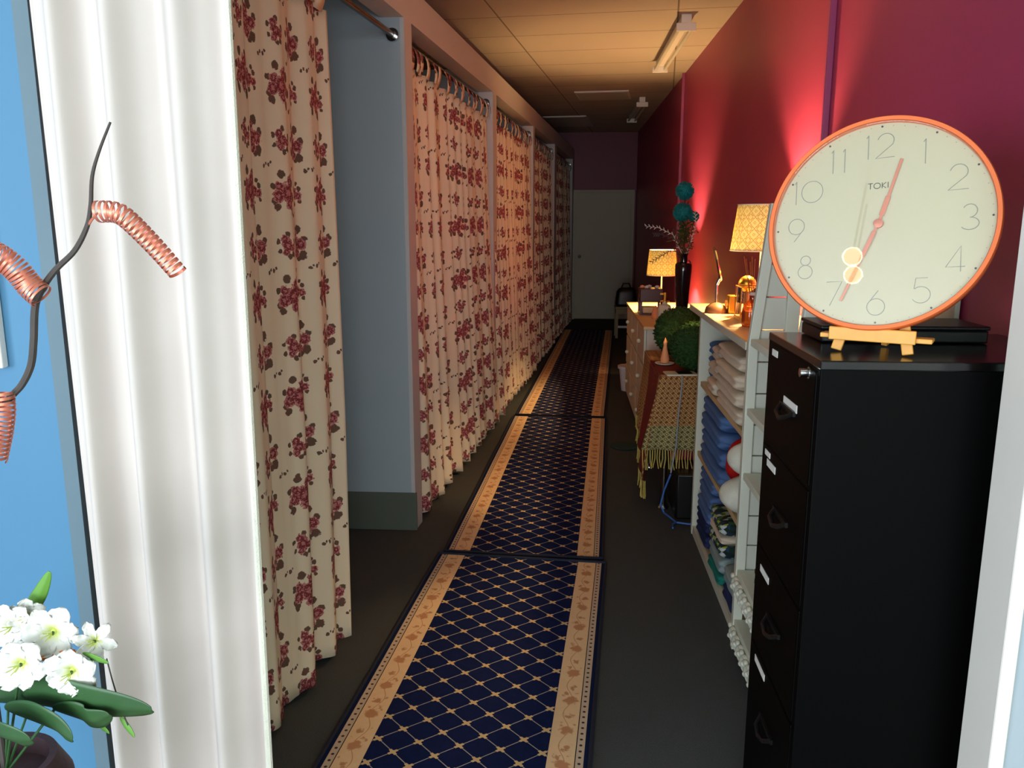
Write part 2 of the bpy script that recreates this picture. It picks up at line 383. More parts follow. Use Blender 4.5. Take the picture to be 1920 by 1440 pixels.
def tag(o, label, cat, group=None, kind=None):
    o['label'] = label; o['category'] = cat
    if group: o['group'] = group
    if kind: o['kind'] = kind
    return o
def thing(name, loc, label, cat, group=None):
    o = bpy.data.objects.new(name, None); o.empty_display_size = .05; C.objects.link(o); o.location = loc; ORG[o.name] = Vector(loc)
    return tag(o, label, cat, group)
def struct(o): o['kind'] = 'structure'; return o
def lx(Y, off=0.0):  # cubicle front line: x of its corridor face at depth Y
    return -.773 + .0912 * (Y - 4.071) + off
LD = Vector((.0912, 1, 0)).normalized(); LN = Vector((1, -.0912, 0)).normalized()

# ------------------------------------------------------------------ the setting
YB = 13.53; ZC = 2.95; XR = 1.08
struct(MB().box(-3.2, XR + .1, 1.5, YB + .1, -.1, 0).build('floor', M['carpet'], smooth=False))
struct(MB().box(-3.2, 3.2, -6.6, 1.5, -.1, 0).build('floor_front_room', M['lino'], smooth=False))
struct(MB().box(-3.2, XR + .1, 1.5, YB + .1, ZC, ZC + .1).build('ceiling', M['ceiling'], smooth=False))
struct(MB().box(-3.2, 3.2, -6.6, 1.5, ZC, ZC + .1).build('ceiling_front_room', M['white'], smooth=False))
struct(MB().box(XR, XR + .1, 1.6, YB, 0, ZC).build('wall_right', M['purple'], smooth=False))
struct(MB().box(-3.2, XR + .1, YB, YB + .1, 0, ZC).build('wall_back', M['purpled'], smooth=False))
struct(MB().box(-3.3, -3.2, 1.5, YB, 0, ZC).build('wall_outer_left', M['greywall'], smooth=False))
# the partition between shop and corridor, with the wide opening
struct(MB().box(-3.2, -.990, 1.5, 1.6, 0, ZC).build('wall_front_left', M['blue'], smooth=False))
struct(MB().box(-.990, -.960, 1.497, 1.6, 0, 2.55).build('trim_1', M['jamb'], smooth=False))
struct(MB().box(-.996, 3.2, 1.5, 1.6, 2.55, ZC).build('wall_front_header', M['white'], smooth=False))
struct(MB().box(.837, .865, 1.49, 1.61, 0, 2.55).build('trim_2', M['frame'], bevel=.004, smooth=False))
struct(MB().box(2.9, 3.2, 1.5, 1.6, 0, 2.55).build('wall_front_right', M['white'], smooth=False))
# fixed glass beside the frame, greyish wall behind it
wn = struct(MB().box(.90, 2.9, 1.54, 1.55, .02, 2.53).build('window_1', M['pane'], smooth=False))
MB().box(.865, .92, 1.500, 1.565, 0, 2.55).build('window_frame', M['greywall'], wn, smooth=False)
struct(MB().box(XR + .1, 2.9, 1.75, 1.85, 0, 2.55).build('wall_side_room', M['greywall'], smooth=False))
struct(MB().box(-3.3, -3.2, -6.6, 1.5, 0, ZC).build('wall_shop_left', M['blue'], smooth=False))
struct(MB().box(3.2, 3.3, -6.6, 1.5, 0, ZC).build('wall_shop_right', M['white'], smooth=False))

# cubicle front: beam and posts, one wall with openings
openings = [(1.75, 4.042), (4.167, 6.34), (6.49, 8.60), (8.72, 10.62), (10.86, 13.2)]
TH = .11
def seg(mb, y0, y1, z0, z1, th=TH):
    mb.prism([(lx(y0), y0), (lx(y1), y1), (lx(y1) - th, y1 + th * .0912), (lx(y0) - th, y0 + th * .0912)], z0, z1)
mb = MB(); seg(mb, 1.6, YB, 2.525, 2.69)
seg(mb, 1.6, 1.75, 0, 2.525); seg(mb, 4.042, 4.167, 0, 2.525); seg(mb, 6.34, 6.49, 0, 2.525); seg(mb, 8.60, 8.72, 0, 2.525); seg(mb, 10.62, 10.86, 0, 2.525); seg(mb, 13.2, YB, 0, 2.525)
struct(mb.build('wall_left', M['beam'], smooth=False))
for i, y in enumerate([4.042, 6.37, 8.62, 10.68]):
    x1 = lx(y) - .02
    struct(MB().box(-3.2, x1, y, y + .10, 0, 2.69).build('wall_partition', M['greywall'], smooth=False))
struct(MB().box(-3.2, -.768, 4.034, 4.05, 0, .205).build('baseboard_left', M['skirt'], bevel=.003, smooth=False))
struct(MB().box(XR - .012, XR, 5.0, YB, 0, .10).build('baseboard_right', M['skirt'], smooth=False))
# conduits and joint strips on the purple wall
for y, r in ((3.66, .012), (8.22, .012)):
    o = struct(MB().box(XR - .028, XR, y - r, y + r, 0, ZC).build('trim_3', M['purplep'], bevel=.004))
# far door
d = struct(MB().box(.115, 1.0, 13.46, 13.5, .01, 2.02).build('door_1', M['doorp'], bevel=.004, smooth=False))
MB().box(.07, .115, 13.45, 13.53, 0, 2.065).box(1.0, 1.05, 13.45, 13.53, 0, 2.065).box(.115, 1.0, 13.45, 13.53, 2.02, 2.065).build('door_frame', M['doorp'], d, smooth=False)
MB().lathe([(.028, 0), (.028, .012), (.012, .016), (.012, .04), (.026, .05), (.026, .07), (0, .075)], (.19, 13.46, 1.02), mt=Matrix.Rotation(PI / 2, 4, 'X')).build('door_handle', M['steel'], d)

# ceiling fittings
def batten(x, y0, y1, label):
    t = thing('batten_light', (x, (y0 + y1) / 2, ZC), label, 'ceiling light', 'twin tube battens on the ceiling')
    MB().box(x - .03, x + .03, y0, y1, ZC - .055, ZC).build('spine', M['frame'], t, bevel=.004)
    for yy in (y0 - .012, y1 - .012):
        MB().box(x - .065, x + .065, yy, yy + .024, ZC - .105, ZC - .055).box(x - .034, x + .034, yy, yy + .024, ZC - .055, ZC).build('end_cap', M['frame'], t, bevel=.003)
    for s_ in (-1, 1):
        MB().tube([(x + s_ * .042, y0 + .012, ZC - .08), (x + s_ * .042, y1 - .012, ZC - .08)], .013, 12).build('tube', M['white'], t)
batten(.775, 5.95, 7.55, 'cream twin tube batten light on ceiling, the nearer one')
batten(.815, 9.75, 11.3, 'cream twin tube batten light on ceiling, small far one')
R6 = Matrix.Rotation(math.radians(-6.5), 4, 'Z')
for cx, cy, sx, sy, lb in [(.37, 9.55, .29, .30, 'pale square panel light in the ceiling left of the far batten'), (.0, 12.0, .29, .6, 'long dim panel light in the ceiling above the far door end')]:
    t = thing('panel_light', (cx, cy, ZC), lb, 'ceiling light', 'flat panel lights in the tiled ceiling')
    mt = Matrix.Translation((cx, cy, 0)) @ R6
    MB().box(-sx, sx, -sy, sy, ZC - .012, ZC, mt).build('rim', M['frame'], t)
    MB().box(-sx + .02, sx - .02, -sy + .02, sy - .02, ZC - .016, ZC - .006, mt).build('diffuser', M['troffer'], t)

# ------------------------------------------------------------------ curtains
def drape(name, m, y0, y1, z0, z1, label, group, seed, rods=True, nf=9, amp=.035, flare=.0, off=-.045, tabs=0, uvoff=(0, 0), gather=1.7, amp0=.4, front=0.0):
    """cloth hanging from a rod inside an opening of the cubicle front, y0..y1 along the wall line"""
    t = thing(name, (lx((y0 + y1) / 2, off), (y0 + y1) / 2, 0), label, 'curtain', group)
    rnd = random.Random(seed); ph = [rnd.uniform(0, 6) for _ in range(4)]; L = y1 - y0
    zt = z1 - (.10 if tabs else 0)
    def fn(u, v):
        z = zt + (z0 - zt) * v
        uu = u + .018 * math.sin(2 * PI * u * 2.3 + ph[0]) + .01 * v * math.sin(2 * PI * u * 5 + ph[1])
        Y = y0 + L * uu + flare * u * v * v
        A = amp * (amp0 + (1 - amp0) * min(1, v * 1.6))
        wv = math.sin(2 * PI * nf * uu + ph[2] + .7 * math.sin(2 * PI * uu * 1.7 + ph[3]) + .35 * v)
        sh = math.copysign(abs(wv) ** .75, wv)
        o = off + A * sh + .25 * A * math.sin(2 * PI * nf * 2.3 * uu + ph[1]) + .02 * v * v + front * v * v * (.3 + .7 * u)
        zz = z + (.012 * math.sin(2 * PI * nf * uu + ph[2] + 1) if v == 1 else 0)
        return Vector((lx(Y), Y, zz)) + LN * o
    nu = max(60, int(nf * 22))
    mb = MB(); mb.grid(fn, nu, 40, lambda a, b: (a * L * gather + uvoff[0], (1 - b) * (zt - z0) + uvoff[1]))
    body = mb.build('cloth', m, t, solid=.0025, ang=180)
    if tabs:
        for k in range(tabs):
            u = (k + .5) / tabs; p = fn(u, 0); q = Vector((lx(p.y, off), p.y, z1))
            ww = L / tabs * .27
            mb = MB()
            mb.grid(lambda a, b: p.lerp(q, b) + LD * (a - .5) * 2 * ww * (.75 + .25 * (1 - b)) + LN * (.012 * math.sin(PI * b) + .016) + Vector((0, 0, -.01 * (1 - b))), 2, 4, lambda a, b: (a * ww + u, b * .1))
            mb.build('tab', m, t, solid=.002, ang=180)
    return t
FG = 'rose print curtains along the cubicles'
drape('rose_curtain', M['floral'], 1.85, 3.14, .02, 2.44, 'rose print curtain drawn back beside the white drape, nearest of the row', FG, 11, nf=5.2, amp=.032, front=.05, flare=-.24, tabs=8, off=-.03, uvoff=(.02, .07), gather=1.15)
drape('rose_curtain', M['floral'], 4.19, 6.45, .025, 2.44, 'rose print curtain just past the bare grey partition, flared hem', FG, 12, nf=11, amp=.042, flare=.16, tabs=20, uvoff=(.1, .2), gather=1.6, front=.03)
drape('rose_curtain', M['floral'], 6.50, 8.60, .03, 2.44, 'rose print curtain, third of the row, lit golden at its top', FG, 13, nf=12, amp=.036, tabs=20, uvoff=(.21, .1), front=.04)
drape('rose_curtain', M['floral'], 8.74, 10.58, .03, 2.44, 'dim rose print curtain, fourth of the row between two thin posts', FG, 14, nf=12, amp=.036, tabs=16, uvoff=(.05, .15), front=.02)
drape('rose_curtain', M['floral'], 10.9, 13.1, .03, 2.44, 'dark rose print curtain at the far end beside the door', FG, 15, nf=12, amp=.036, tabs=10, uvoff=(.15, .0), front=.02)
# rods
for i, (a, b) in enumerate(openings):
    t = thing('curtain_rod', (lx((a + b) / 2, -.05), (a + b) / 2, 2.44), ['bare dark metal curtain rod ending at the grey partition', 'dark curtain rod over the tabbed curtain past the partition', 'dark curtain rod holding the golden lit curtain', 'dark curtain rod of the fourth curtain', 'dark curtain rod of the farthest curtain'][i], 'curtain rod', 'rods across the cubicle openings')
    p, q = Vector((lx(a + .012, -.05), a + .012, 2.445)), Vector((lx(b - .012, -.05), b - .012, 2.445))
    MB().tube([p, q], .013, 12).build('pole', M['steel'], t)
    for e, s_ in ((p, 1), (q, -1)):
        MB().tube([e - LD * s_ * .011, e + LD * s_ * .012], .03, 20).tube([e + LD * s_ * .012, e + LD * s_ * .035], .019, 16).build('end_socket', M['chrome'], t)

# white drape in the shop opening
tw = thing('white_drape', (-.76, 1.43, 0), 'tall white drape hanging at the left side of the opening', 'curtain')
def wf(u, v):
    z = 2.53 + (.03 - 2.53) * v
    xs = -.926 + .360 * u - .012 * v * u; xs += .004 * math.sin(2 * PI * u * 1.5 + .5) * u
    a_ = 2 * PI * 3.4 * (u ** .9) + .6 + .25 * v
    keys = .034 * math.sin(a_) + .007 * math.sin(2.1 * a_ + 1.0) + .006 * math.sin(9 * u + 2.5 * v)
    return Vector((xs, 1.430 + keys * (.6 + .5 * v), z))
mb = MB(); mb.grid(wf, 120, 30, lambda a, b: (a, b)); mb.build('cloth', M['whitecloth'], tw, solid=.003, ang=180)
MB().tube([wf(1, 0), wf(1, .25), wf(1, .5), wf(1, .75), wf(1, 1)], .007, 8).build('side_hem', M['offwhite'], tw)
MB().tube([(-1.02, 1.43, 2.545), (.95, 1.43, 2.545)], .012, 12).build('rod', M['steel'], tw)

# ------------------------------------------------------------------ runner rugs
def rug(p0, p1, w, v0, label):
    a = Vector((p0[0], p0[1], 0)); b = Vector((p1[0], p1[1], 0)); d = (b - a); L = d.length; d.normalize(); n = Vector((d.y, -d.x, 0))
    t = thing('runner_rug', tuple((a + b) / 2), label, 'rug', 'blue trellis runners laid end to end')
    def top(u, v): return a + d * L * v + n * (u - .5) * w + Vector((0, 0, .010 + .0015 * math.sin(v * L * 5)))
    mb = MB(); mb.grid(top, 20, 60, lambda u, v: (u * .80, v * L + v0)); mb.build('pile', M['rug'], t)
    mb = MB()
    for s0, s1 in (((-.5, 0), (.5, 0)), ((-.5, 1), (.5, 1))):
        mb.tube([a + d * L * s0[1] + n * s0[0] * w + Vector((0, 0, .008)), a + d * L * s1[1] + n * s1[0] * w + Vector((0, 0, .008))], .009, 8)
    for u in (0, 1):
        mb.tube([top(u, k / 20) - Vector((0, 0, .002)) for k in range(21)], .007, 8)
    mb.build('binding', M['rugedge'], t)
rug((-.359, 1.66), (-.203, 3.695), .806, .0, 'blue trellis runner rug, nearest piece with sharp gold knots')
rug((-.198, 3.735), (-.046, 6.57), .77, .05, 'blue trellis runner rug, middle piece opposite the flared curtain')
rug((-.040, 6.63), (.318, 12.05), .74, .03, 'blue trellis runner rug, farthest piece leading to the door')

# ------------------------------------------------------------------ filing cabinet
CX0, CY0, CY1, CH = .515, 1.68, 2.115, 1.32
t = thing('filing_cabinet', (.8, 1.9, 0), 'tall black steel filing cabinet under the big round clock', 'filing cabinet')
MB().box(CX0 + .001, XR - .005, CY0, CY1, .0, CH - .004).build('body', M['black'], t, bevel=.003, smooth=False)
MB().box(CX0, XR - .003, CY0 - .003, CY1 + .002, CH - .02, CH).build('top_panel', M['blacktop'], t, bevel=.003, smooth=False)
for k, (z0, z1) in enumerate([(1.045, 1.295), (.77, 1.037), (.493, .762), (.215, .485)]):
    dr = MB().box(CX0 - .002, CX0 + .014, CY0 + .018, CY1 - .016, z0, z1).build('drawer', M['black'], t, bevel=.004, smooth=False)
    zc = [1.155, .893, .613, .335][k]
    mb = MB(); mb.tube([(CX0 - .003, 1.83, zc + .018), (CX0 - .02, 1.85, zc + .005), (CX0 - .022, 1.885, zc - .004), (CX0 - .02, 1.92, zc + .005), (CX0 - .003, 1.94, zc + .018)], .006, 8)
    mb.box(CX0 - .008, CX0 + .0, 1.825, 1.945, zc + .012, zc + .024); mb.build('handle', M['blackp'], dr)
    zl = [1.186, .998, .712, .458][k]; y0, y1 = [(1.815, 1.928), (1.963, 2.045), (1.958, 2.045), (1.937, 2.042)][k]
    MB().box(CX0 - .0035, CX0 - .001, y0, y1, zl - .009, zl + .009).build('paper_label', M['label'], dr, smooth=False, label='small white paper label')
    if k == 1: MB().box(CX0 - .0035, CX0 - .001, 2.02, 2.07, 1.012, 1.026).build('paper_label', M['label'], dr, smooth=False)
MB().box(CX0 - .0035, CX0 - .001, 2.01, 2.06, 1.270, 1.286).build('paper_label', M['label'], t, smooth=False, label='small white paper label')
MB().tube([(CX0 - .022, 1.745, 1.283), (CX0 + .005, 1.745, 1.283)], .0095, 16).tube([(CX0 - .004, 1.745, 1.283), (CX0 + .003, 1.745, 1.283)], .013, 16).build('lock', M['chrome'], t, label='silver push lock')

# flat black box behind the easel, crumpled lace beside it
t = thing('black_box', (.77, 2.0, CH), 'flat black box lying on the filing cabinet behind the easel', 'box')
MB().box(.590, .965, 1.935, 2.10, CH + .001, CH + .030).build('base', M['blackp'], t, bevel=.004)
MB().box(.588, .967, 1.932, 2.103, CH + .031, CH + .040).build('lid', M['blackp'], t, bevel=.003)
o = MB().ball((.637, 1.985, CH + .055), .03, 3, (1.1, .8, .5), .6, 3).build('lace_pouch', M['lace']); tag(o, 'crumpled grey lace pouch on the black box behind the clock', 'pouch')

# easel
t = thing('display_easel', (.66, 1.81, CH), 'small bamboo easel holding up the round clock', 'easel')
ex = Vector((math.cos(-.49), math.sin(-.49), 0)); ey = Vector((-ex.y, ex.x, 0)); ec = Vector((.653, 1.785, CH))
EM = Matrix.Translation(ec) @ Matrix.Rotation(-.49, 4, 'Z')
MB().box(-.105, .115, -.022, -.006, .030, .040, EM).box(-.105, .115, -.006, .030, .030, .038, EM).build('ledge', M['bamboo'], t, bevel=.002)
MB().box(-.085, .085, -.034, -.022, .028, .056, EM).build('front_lip', M['bamboo'], t, bevel=.002)
for s_ in (-1, 1):
    q = Matrix.Translation(ec) @ Matrix.Rotation(-.49, 4, 'Z') @ Matrix.Translation((s_ * .072, -.012, 0)) @ Matrix.Rotation(s_ * -.22, 4, 'Y') @ Matrix.Rotation(-.24, 4, 'X')
    MB().box(-.011, .011, -.008, .004, .0035, .24, q).build('leg', M['bamboo'], t, bevel=.002)
MB().tube([ec + ey * .115 + ex * .01 + Vector((0, 0, .005)), ec + ey * .05 + ex * .005 + Vector((0, 0, .20))], .009, 4).build('leg', M['bamboo'], t)

# ------------------------------------------------------------------ clock
CM = Matrix.Translation((.656, 1.818, 1.591)) @ Matrix.Rotation(-.535, 4, 'Z') @ Matrix.Rotation(-.241, 4, 'X') @ Matrix.Rotation(-.09, 4, 'Y')
# local: x right, z up, -y towards the viewer
t = thing('wall_clock', tuple(CM @ Vector((0, 0, -.2247))), 'large round clock with cream dial and copper rim reading 12:34', 'clock')
LZ = CM @ Matrix.Rotation(PI / 2, 4, 'X')   # lathe axis z -> local -y
MB().lathe([(0, -.032), (.205, -.032), (.2262, -.022), (.2285, 0), (.2285, .012), (.2262, .016), (.2185, .0155), (.2165, .010), (.2165, -.006), (0, -.006)], (0, 0, 0), 128, mt=LZ).build('rim', M['orange'], t, ang=50)
MB().lathe([(0, -.004), (.2168, -.004), (.2168, .0005), (0, .0005)], (0, 0, 0), 128, mt=LZ).build('dial', M['dial'], t, ang=30)
MB().lathe([(0, .0105), (.2168, .0105), (.2168, .0122), (0, .0122)], (0, 0, 0), 128, mt=LZ).build('glass_cover', M['glass'], t, ang=30)
mb = MB(); mi = MB()
for k in range(60):
    a = 2 * PI * k / 60; r = .0022 if k % 5 == 0 else .0010
    (mb if k % 5 == 0 else mi).lathe([(r, 0), (r, .0012)], (0, 0, 0), 12, mt=CM @ Matrix.Translation((.21 * math.sin(a), 0, .21 * math.cos(a))) @ Matrix.Rotation(PI / 2, 4, 'X'))
mb.build('hour_dots', M['inkd'], t); mi.build('minute_dots', M['ink'], t)
def stroke(mb, pts, w_=.0008):
    mb.tube([CM @ Vector((x, -.0012, z)) for x, z in pts], w_, 6)
def arc(cx, cz, rx, rz, a0, a1, n=28):
    return [(cx + rx * math.cos(math.radians(a0 + (a1 - a0) * k / n)), cz + rz * math.sin(math.radians(a0 + (a1 - a0) * k / n))) for k in range(n + 1)]
H = .052
def digit(d, cx, cz):
    h = H; r_ = []
    if d == '1': r_ = [[(cx - .004, cz + h / 2 - .006), (cx, cz + h / 2), (cx, cz - h / 2)]]
    if d == '0': r_ = [arc(cx, cz, .0225, h / 2 - .002, 0, 360, 48)]
    if d == '2': r_ = [arc(cx, cz + h / 2 - .016, .016, .016, 165, -35) + [(cx - .019, cz - h / 2), (cx + .018, cz - h / 2)]]
    if d == '3': r_ = [arc(cx - .001, cz + .0125, .013, .0135, 150, -90) + arc(cx - .001, cz - .0135, .0165, .0125, 90, -150)]
    if d == '4': r_ = [[(cx + .008, cz - h / 2), (cx + .008, cz + h / 2), (cx - .019, cz - .016), (cx + .016, cz - .016)]]
    if d == '5': r_ = [[(cx + .012, cz + h / 2), (cx - .010, cz + h / 2), (cx - .013, cz + .004)] + arc(cx, cz - .009, .0175, .017, 130, -150)]
    if d == '6': r_ = [arc(cx, cz - .009, .0175, .0175, 0, 360, 40), [(cx - .0165, cz - .002), (cx + .004, cz + h / 2)]]
    if d == '7': r_ = [[(cx - .016, cz + h / 2), (cx + .016, cz + h / 2), (cx - .008, cz - h / 2)]]
    if d == '8': r_ = [arc(cx, cz + .0145, .0105, .0105, 0, 360, 36), arc(cx, cz - .011, .0150, .0150, 0, 360, 36)]
    if d == '9': r_ = [arc(cx, cz + .008, .0170, .0175, 0, 360, 40), [(cx + .0165, cz + .002), (cx - .004, cz - h / 2)]]
    return r_
for k in range(1, 13):
    a = 2 * PI * k / 12; cx, cz = .170 * math.sin(a), .168 * math.cos(a); mb = MB()
    ds = str(k); offs = [0] if len(ds) == 1 else ([-.012, .012] if k == 11 else [-.026, .008])
    for ch, ox in zip(ds, offs):
        for s_ in digit(ch, cx + ox, cz): stroke(mb, s_)
    mb.build('numeral', M['ink'], t)
mb = MB(); x = -.024
for ch in 'TOKI':
    z0, z1 = .0765, .0885; w_ = .0095
    S = {'T': [[(x, z1), (x + w_, z1)], [(x + w_ / 2, z1), (x + w_ / 2, z0)]], 'O': [arc(x + .0065, (z0 + z1) / 2, .0065, .006, 0, 360, 20)],
         'K': [[(x + .001, z0), (x + .001, z1)], [(x + .0085, z1), (x + .001, (z0 + z1) / 2), (x + .0085, z0)]], 'I': [[(x + .001, z0), (x + .001, z1)]]}[ch]
    for s_ in S: stroke(mb, s_, .0007)
    x += {'T': .0115, 'O': .0155, 'K': .0115, 'I': .005}[ch]
mb.build('lettering', M['inkd'], t)
for nm, ang, L_, ww, yy in (('hour_hand', 17.0, .141, .0030, -.004), ('minute_hand', -156.8, .177, .0026, -.0065)):
    a = math.radians(ang); q = CM @ Matrix.Translation((0, yy, 0)) @ Matrix.Rotation(a, 4, 'Y')
    mb = MB(); mb.box(-ww, ww, -.0006, .0006, .0, L_, q); mb.box(-ww * 1.7, ww * 1.7, -.0009, .0009, .018, L_ * .42, q); mb.build(nm, M['hand'], t, bevel=.0005)
MB().lathe([(.0095, .0), (.0095, .009), (.007, .0098), (0, .0098)], (0, 0, 0), 24, mt=LZ).build('centre_cap', M['hand'], t)

# ------------------------------------------------------------------ low towel shelf unit
SX, SY0, SY1, ST = .672, 3.0, 4.12, 1.135
t = thing('towel_shelf', (.87, 3.55, 0), 'low white open shelf unit full of folded towels', 'shelf unit')
MB().box(.650, XR - .004, SY0, 4.39, ST + .003, ST + .032).build('top_board', M['birch'], t, bevel=.002, smooth=False)
MB().box(.648, .652, SY0, 4.39, ST + .001, ST + .030).build('front_edge', M['white'], t, smooth=False)
for y in (SY1 - .036, SY0): MB().box(SX - .012, XR - .004, y, y + .034, 0.0, ST + .002).build('side_panel', M['white'], t, bevel=.001, smooth=False)
MB().box(XR - .02, XR - .004, SY0 + .035, SY1 - .036, .05, ST).build('back_panel', M['plank'], t, smooth=False)
for z in (.02, .425, .785): MB().box(SX, XR - .022, SY0 + .035, SY1 - .037, z, z + .024).build('shelf', M['birch'], t, bevel=.001, smooth=False)
MB().box(SX - .008, SX + .01, SY0 + .035, SY1 - .037, 0, .045).build('plinth', M['white'], t, smooth=False)
S1, S2, S3 = .8095, .4495, .0445

def towel(x0, x1, y0, y1, z0, h, m, label, group='folded towels on the low shelf', sd=None, cat='towel', name='folded_towel', droop=0.0):
    """folded towel: rounded fold towards the corridor (-x), two visible layers"""
    sd = sd if sd is not None else random.random() * 50
    nP, nL = 36, 18; cy = (y0 + y1) / 2; cx = (x0 + x1) / 2
    mb = MB()
    def fn(u, v):
        a = 2 * PI * u; ca, sa = math.cos(a), math.sin(a)
        ex_, ez = 2 / 7.0, 2 / 3.2
        X = math.copysign(abs(ca) ** ex_, ca); Zz = math.copysign(abs(sa) ** ez, sa)
        crease = math.exp(-((sa) / .16) ** 2) * (.16 if ca < 0 else .05)
        X *= (1 - crease * .45)
        e = abs(2 * v - 1); taper = (1 - max(0, (e - .80) / .20) ** 2.4) ** .5 if e < 1 else 0.04
        taper = max(taper, .04)
        nx = noise.noise(Vector((sd, v * 3, u * 4))) * .006; nz = noise.noise(Vector((sd + 9, v * 4, u * 5))) * h * .10
        zz = z0 + h / 2 + Zz * h / 2 * taper
        if Zz > 0: zz -= abs(nz)
        zz -= droop * max(0, -X) * (1 if Zz > -2 else 0)
        return Vector((cx + X * (x1 - x0) / 2 * (.6 + .4 * taper) + nx - (0), cy + (v - .5) * (y1 - y0) * (1 + .03 * Zz), max(zz, z0 + .0005 - droop * max(0, -X))))
    g = mb.grid(fn, nP, nL, wrap=True)
    for j in (0, nL): mb.bm.faces.new([g[i][j] for i in range(nP)])
    o = mb.build(name, m, ang=180); tag(o, label, cat, group); return o

# top bay: cream towels (two piles), a blue pair at the far end
zz = S1
for k, lb in enumerate(['bottom of the cream towel pile, top bay', 'second up in the cream towel pile, top bay', 'third up in the cream towel pile, top bay', 'uppermost cream towel in the top bay']):
    h = .068; towel(.655 - .006 * k + (.02 if k == 3 else 0), 1.03, 3.10 + .01 * k, 3.62 + .03 * (k % 2), zz, h, M['cream'], 'cream folded towel, ' + lb); zz += h + .001
zz = S1
for k, lb in enumerate(['bottom of the small cream pile behind, top bay', 'middle of the small cream pile behind, top bay', 'top of the small cream pile behind, top bay']):
    h = .072; towel(.66 + .01 * k, 1.03, 3.68, 3.89 + .02 * (k % 2), zz, h, M['cream'], 'cream folded towel, ' + lb); zz += h + .001
zz = S1 + .0
for k, lb in enumerate(['lowest', 'middle one', 'topmost']):
    h = .07; towel(.70, 1.03, 3.93, 4.065, zz, h, M['tblue'], 'blue folded towel against the far panel of the top bay, ' + lb); zz += h + .001
# middle bay: four blue towels, red bag, white cushions
zz = S2
for k, lb in enumerate(['lowest', 'second lowest', 'second highest', 'highest']):
    h = .078; towel(.662 + .005 * (k % 2), 1.03, 3.44 + .015 * k, 4.03 - .02 * (k % 2), zz, h, M['tblue'], 'blue folded towel in the middle bay stack, ' + lb); zz += h + .001
o = MB().ball((.80, 3.32, S2 + .165), .12, 4, (1.1, .55, 1.15), .10, 2.2).build('red_bag', M['red']); tag(o, 'shiny red bag squeezed beside the blue towels', 'bag')
for c_, s_, lb in [((.735, 3.13, S2 + .240), (.90, .62, .62), 'off-white round cushion on top in the middle bay'), ((.745, 3.15, S2 + .085), (1.15, .85, .70), 'off-white round cushion bulging over the middle shelf edge')]:
    o = MB().ball(c_, .115, 4, s_, .05, 2).build('round_cushion', M['offwhite']); tag(o, lb, 'cushion', 'round cushions in the middle bay')
# bottom bay
zz = S3
for k in range(2):
    towel(.668, 1.03, 3.74, 4.05, zz, .072, M['tnavy'], 'navy folded towel in the bottom bay, ' + ['lowest of all', 'under the blue pile'][k]); zz += .073
for k in range(3):
    towel(.664 + .006 * k, 1.03, 3.66, 4.03, zz, .072, M['tblue'], 'blue folded towel in the bottom bay pile, ' + ['bottom', 'centre', 'top'][k]); zz += .073
zz = S3
for (m_, h, lb, nm, cat) in [(M['teal'], .05, 'teal garment under the mixed pile in the bottom bay', 'folded_garment', 'garment'), (M['sage'], .075, 'grey-blue folded towel in the mixed bottom pile', 'folded_towel', 'towel'),
                             (M['print'], .06, 'green leaf print fabric in the mixed bottom pile', 'folded_fabric', 'fabric'), (M['cream'], .04, 'cream cloth between the printed fabrics', 'folded_cloth', 'cloth'), (M['print'], .06, 'blue and green print fabric topping the mixed pile', 'folded_fabric', 'fabric')]:
    towel(.662, 1.02, 3.34, 3.64, zz, h, m_, lb, 'mixed textiles in the bottom bay', cat=cat, name=nm); zz += h + .001
zz = S3
for m_, h, lb in [(M['tnavy'], .06, 'navy cloth at the near end of the bottom bay'), (M['sage'], .08, 'grey-blue towel at the near end of the bottom bay')]:
    towel(.668, 1.02, 3.07, 3.31, zz, h, m_, lb, 'mixed textiles in the bottom bay'); zz += h + .001
o = MB().box(.70, .84, 3.08, 3.22, zz + .001, zz + .09).build('black_pouch', M['blackp'], bevel=.01); tag(o, 'small black pouch on the grey-blue towel in the bottom bay', 'pouch')

# ------------------------------------------------------------------ tall white shelf
TY0, TY1, TT = 2.32, 2.94, 1.655
t = thing('tall_shelf', (.86, 2.55, 0), 'tall white shelf rack between filing cabinet and towel shelf', 'shelf unit')
def post(x_b, x_t, w_, y0, y1, name='post'):
    mb = MB(); pts = []
    zk = 1.17
    for (z, x) in ((0, x_b), (zk, x_b), (TT, x_t)):
        pts.append([mb.bm.verts.new(p) for p in ((x, y0, z), (x + w_, y0, z), (x + w_, y1, z), (x, y1, z))])
    for a, b in zip(pts[:-1], pts[1:]):
        for k in range(4): mb.bm.faces.new([a[k], a[(k + 1) % 4], b[(k + 1) % 4], b[k]])
    mb.bm.faces.new(pts[0][::-1]); mb.bm.faces.new(pts[-1]); mb.build(name, M['white'], t, bevel=.002, smooth=False)
for y in (TY1 - .03, TY0 + .0):
    post(.640, .689, .034, y, y + .03)
    post(.762, .772, .045, y, y + .03)
mb = MB()
for k in range(10):
    z = .30 + k * .115
    mb.box(.672, .765, TY1 - .018, TY1 - .006, z + .002, z + .113)
mb.build('end_planks', M['plank'], t, smooth=False, bevel=.003)
mb = MB()
for k in range(5): mb.box(XR - .02, XR - .006, TY0 + k * .124, TY0 + k * .124 + .121, .1, TT)
mb.build('back_planks', M['plank'], t, smooth=False, bevel=.003)
for z, x0 in ((1.165, .646), (.915, .646), (.675, .646), (.30, .644), (.10, .644)):
    MB().box(x0, XR - .022, TY0 + .031, TY1 - .031, z, z + .024).build('shelf', M['white'], t, bevel=.002, smooth=False)
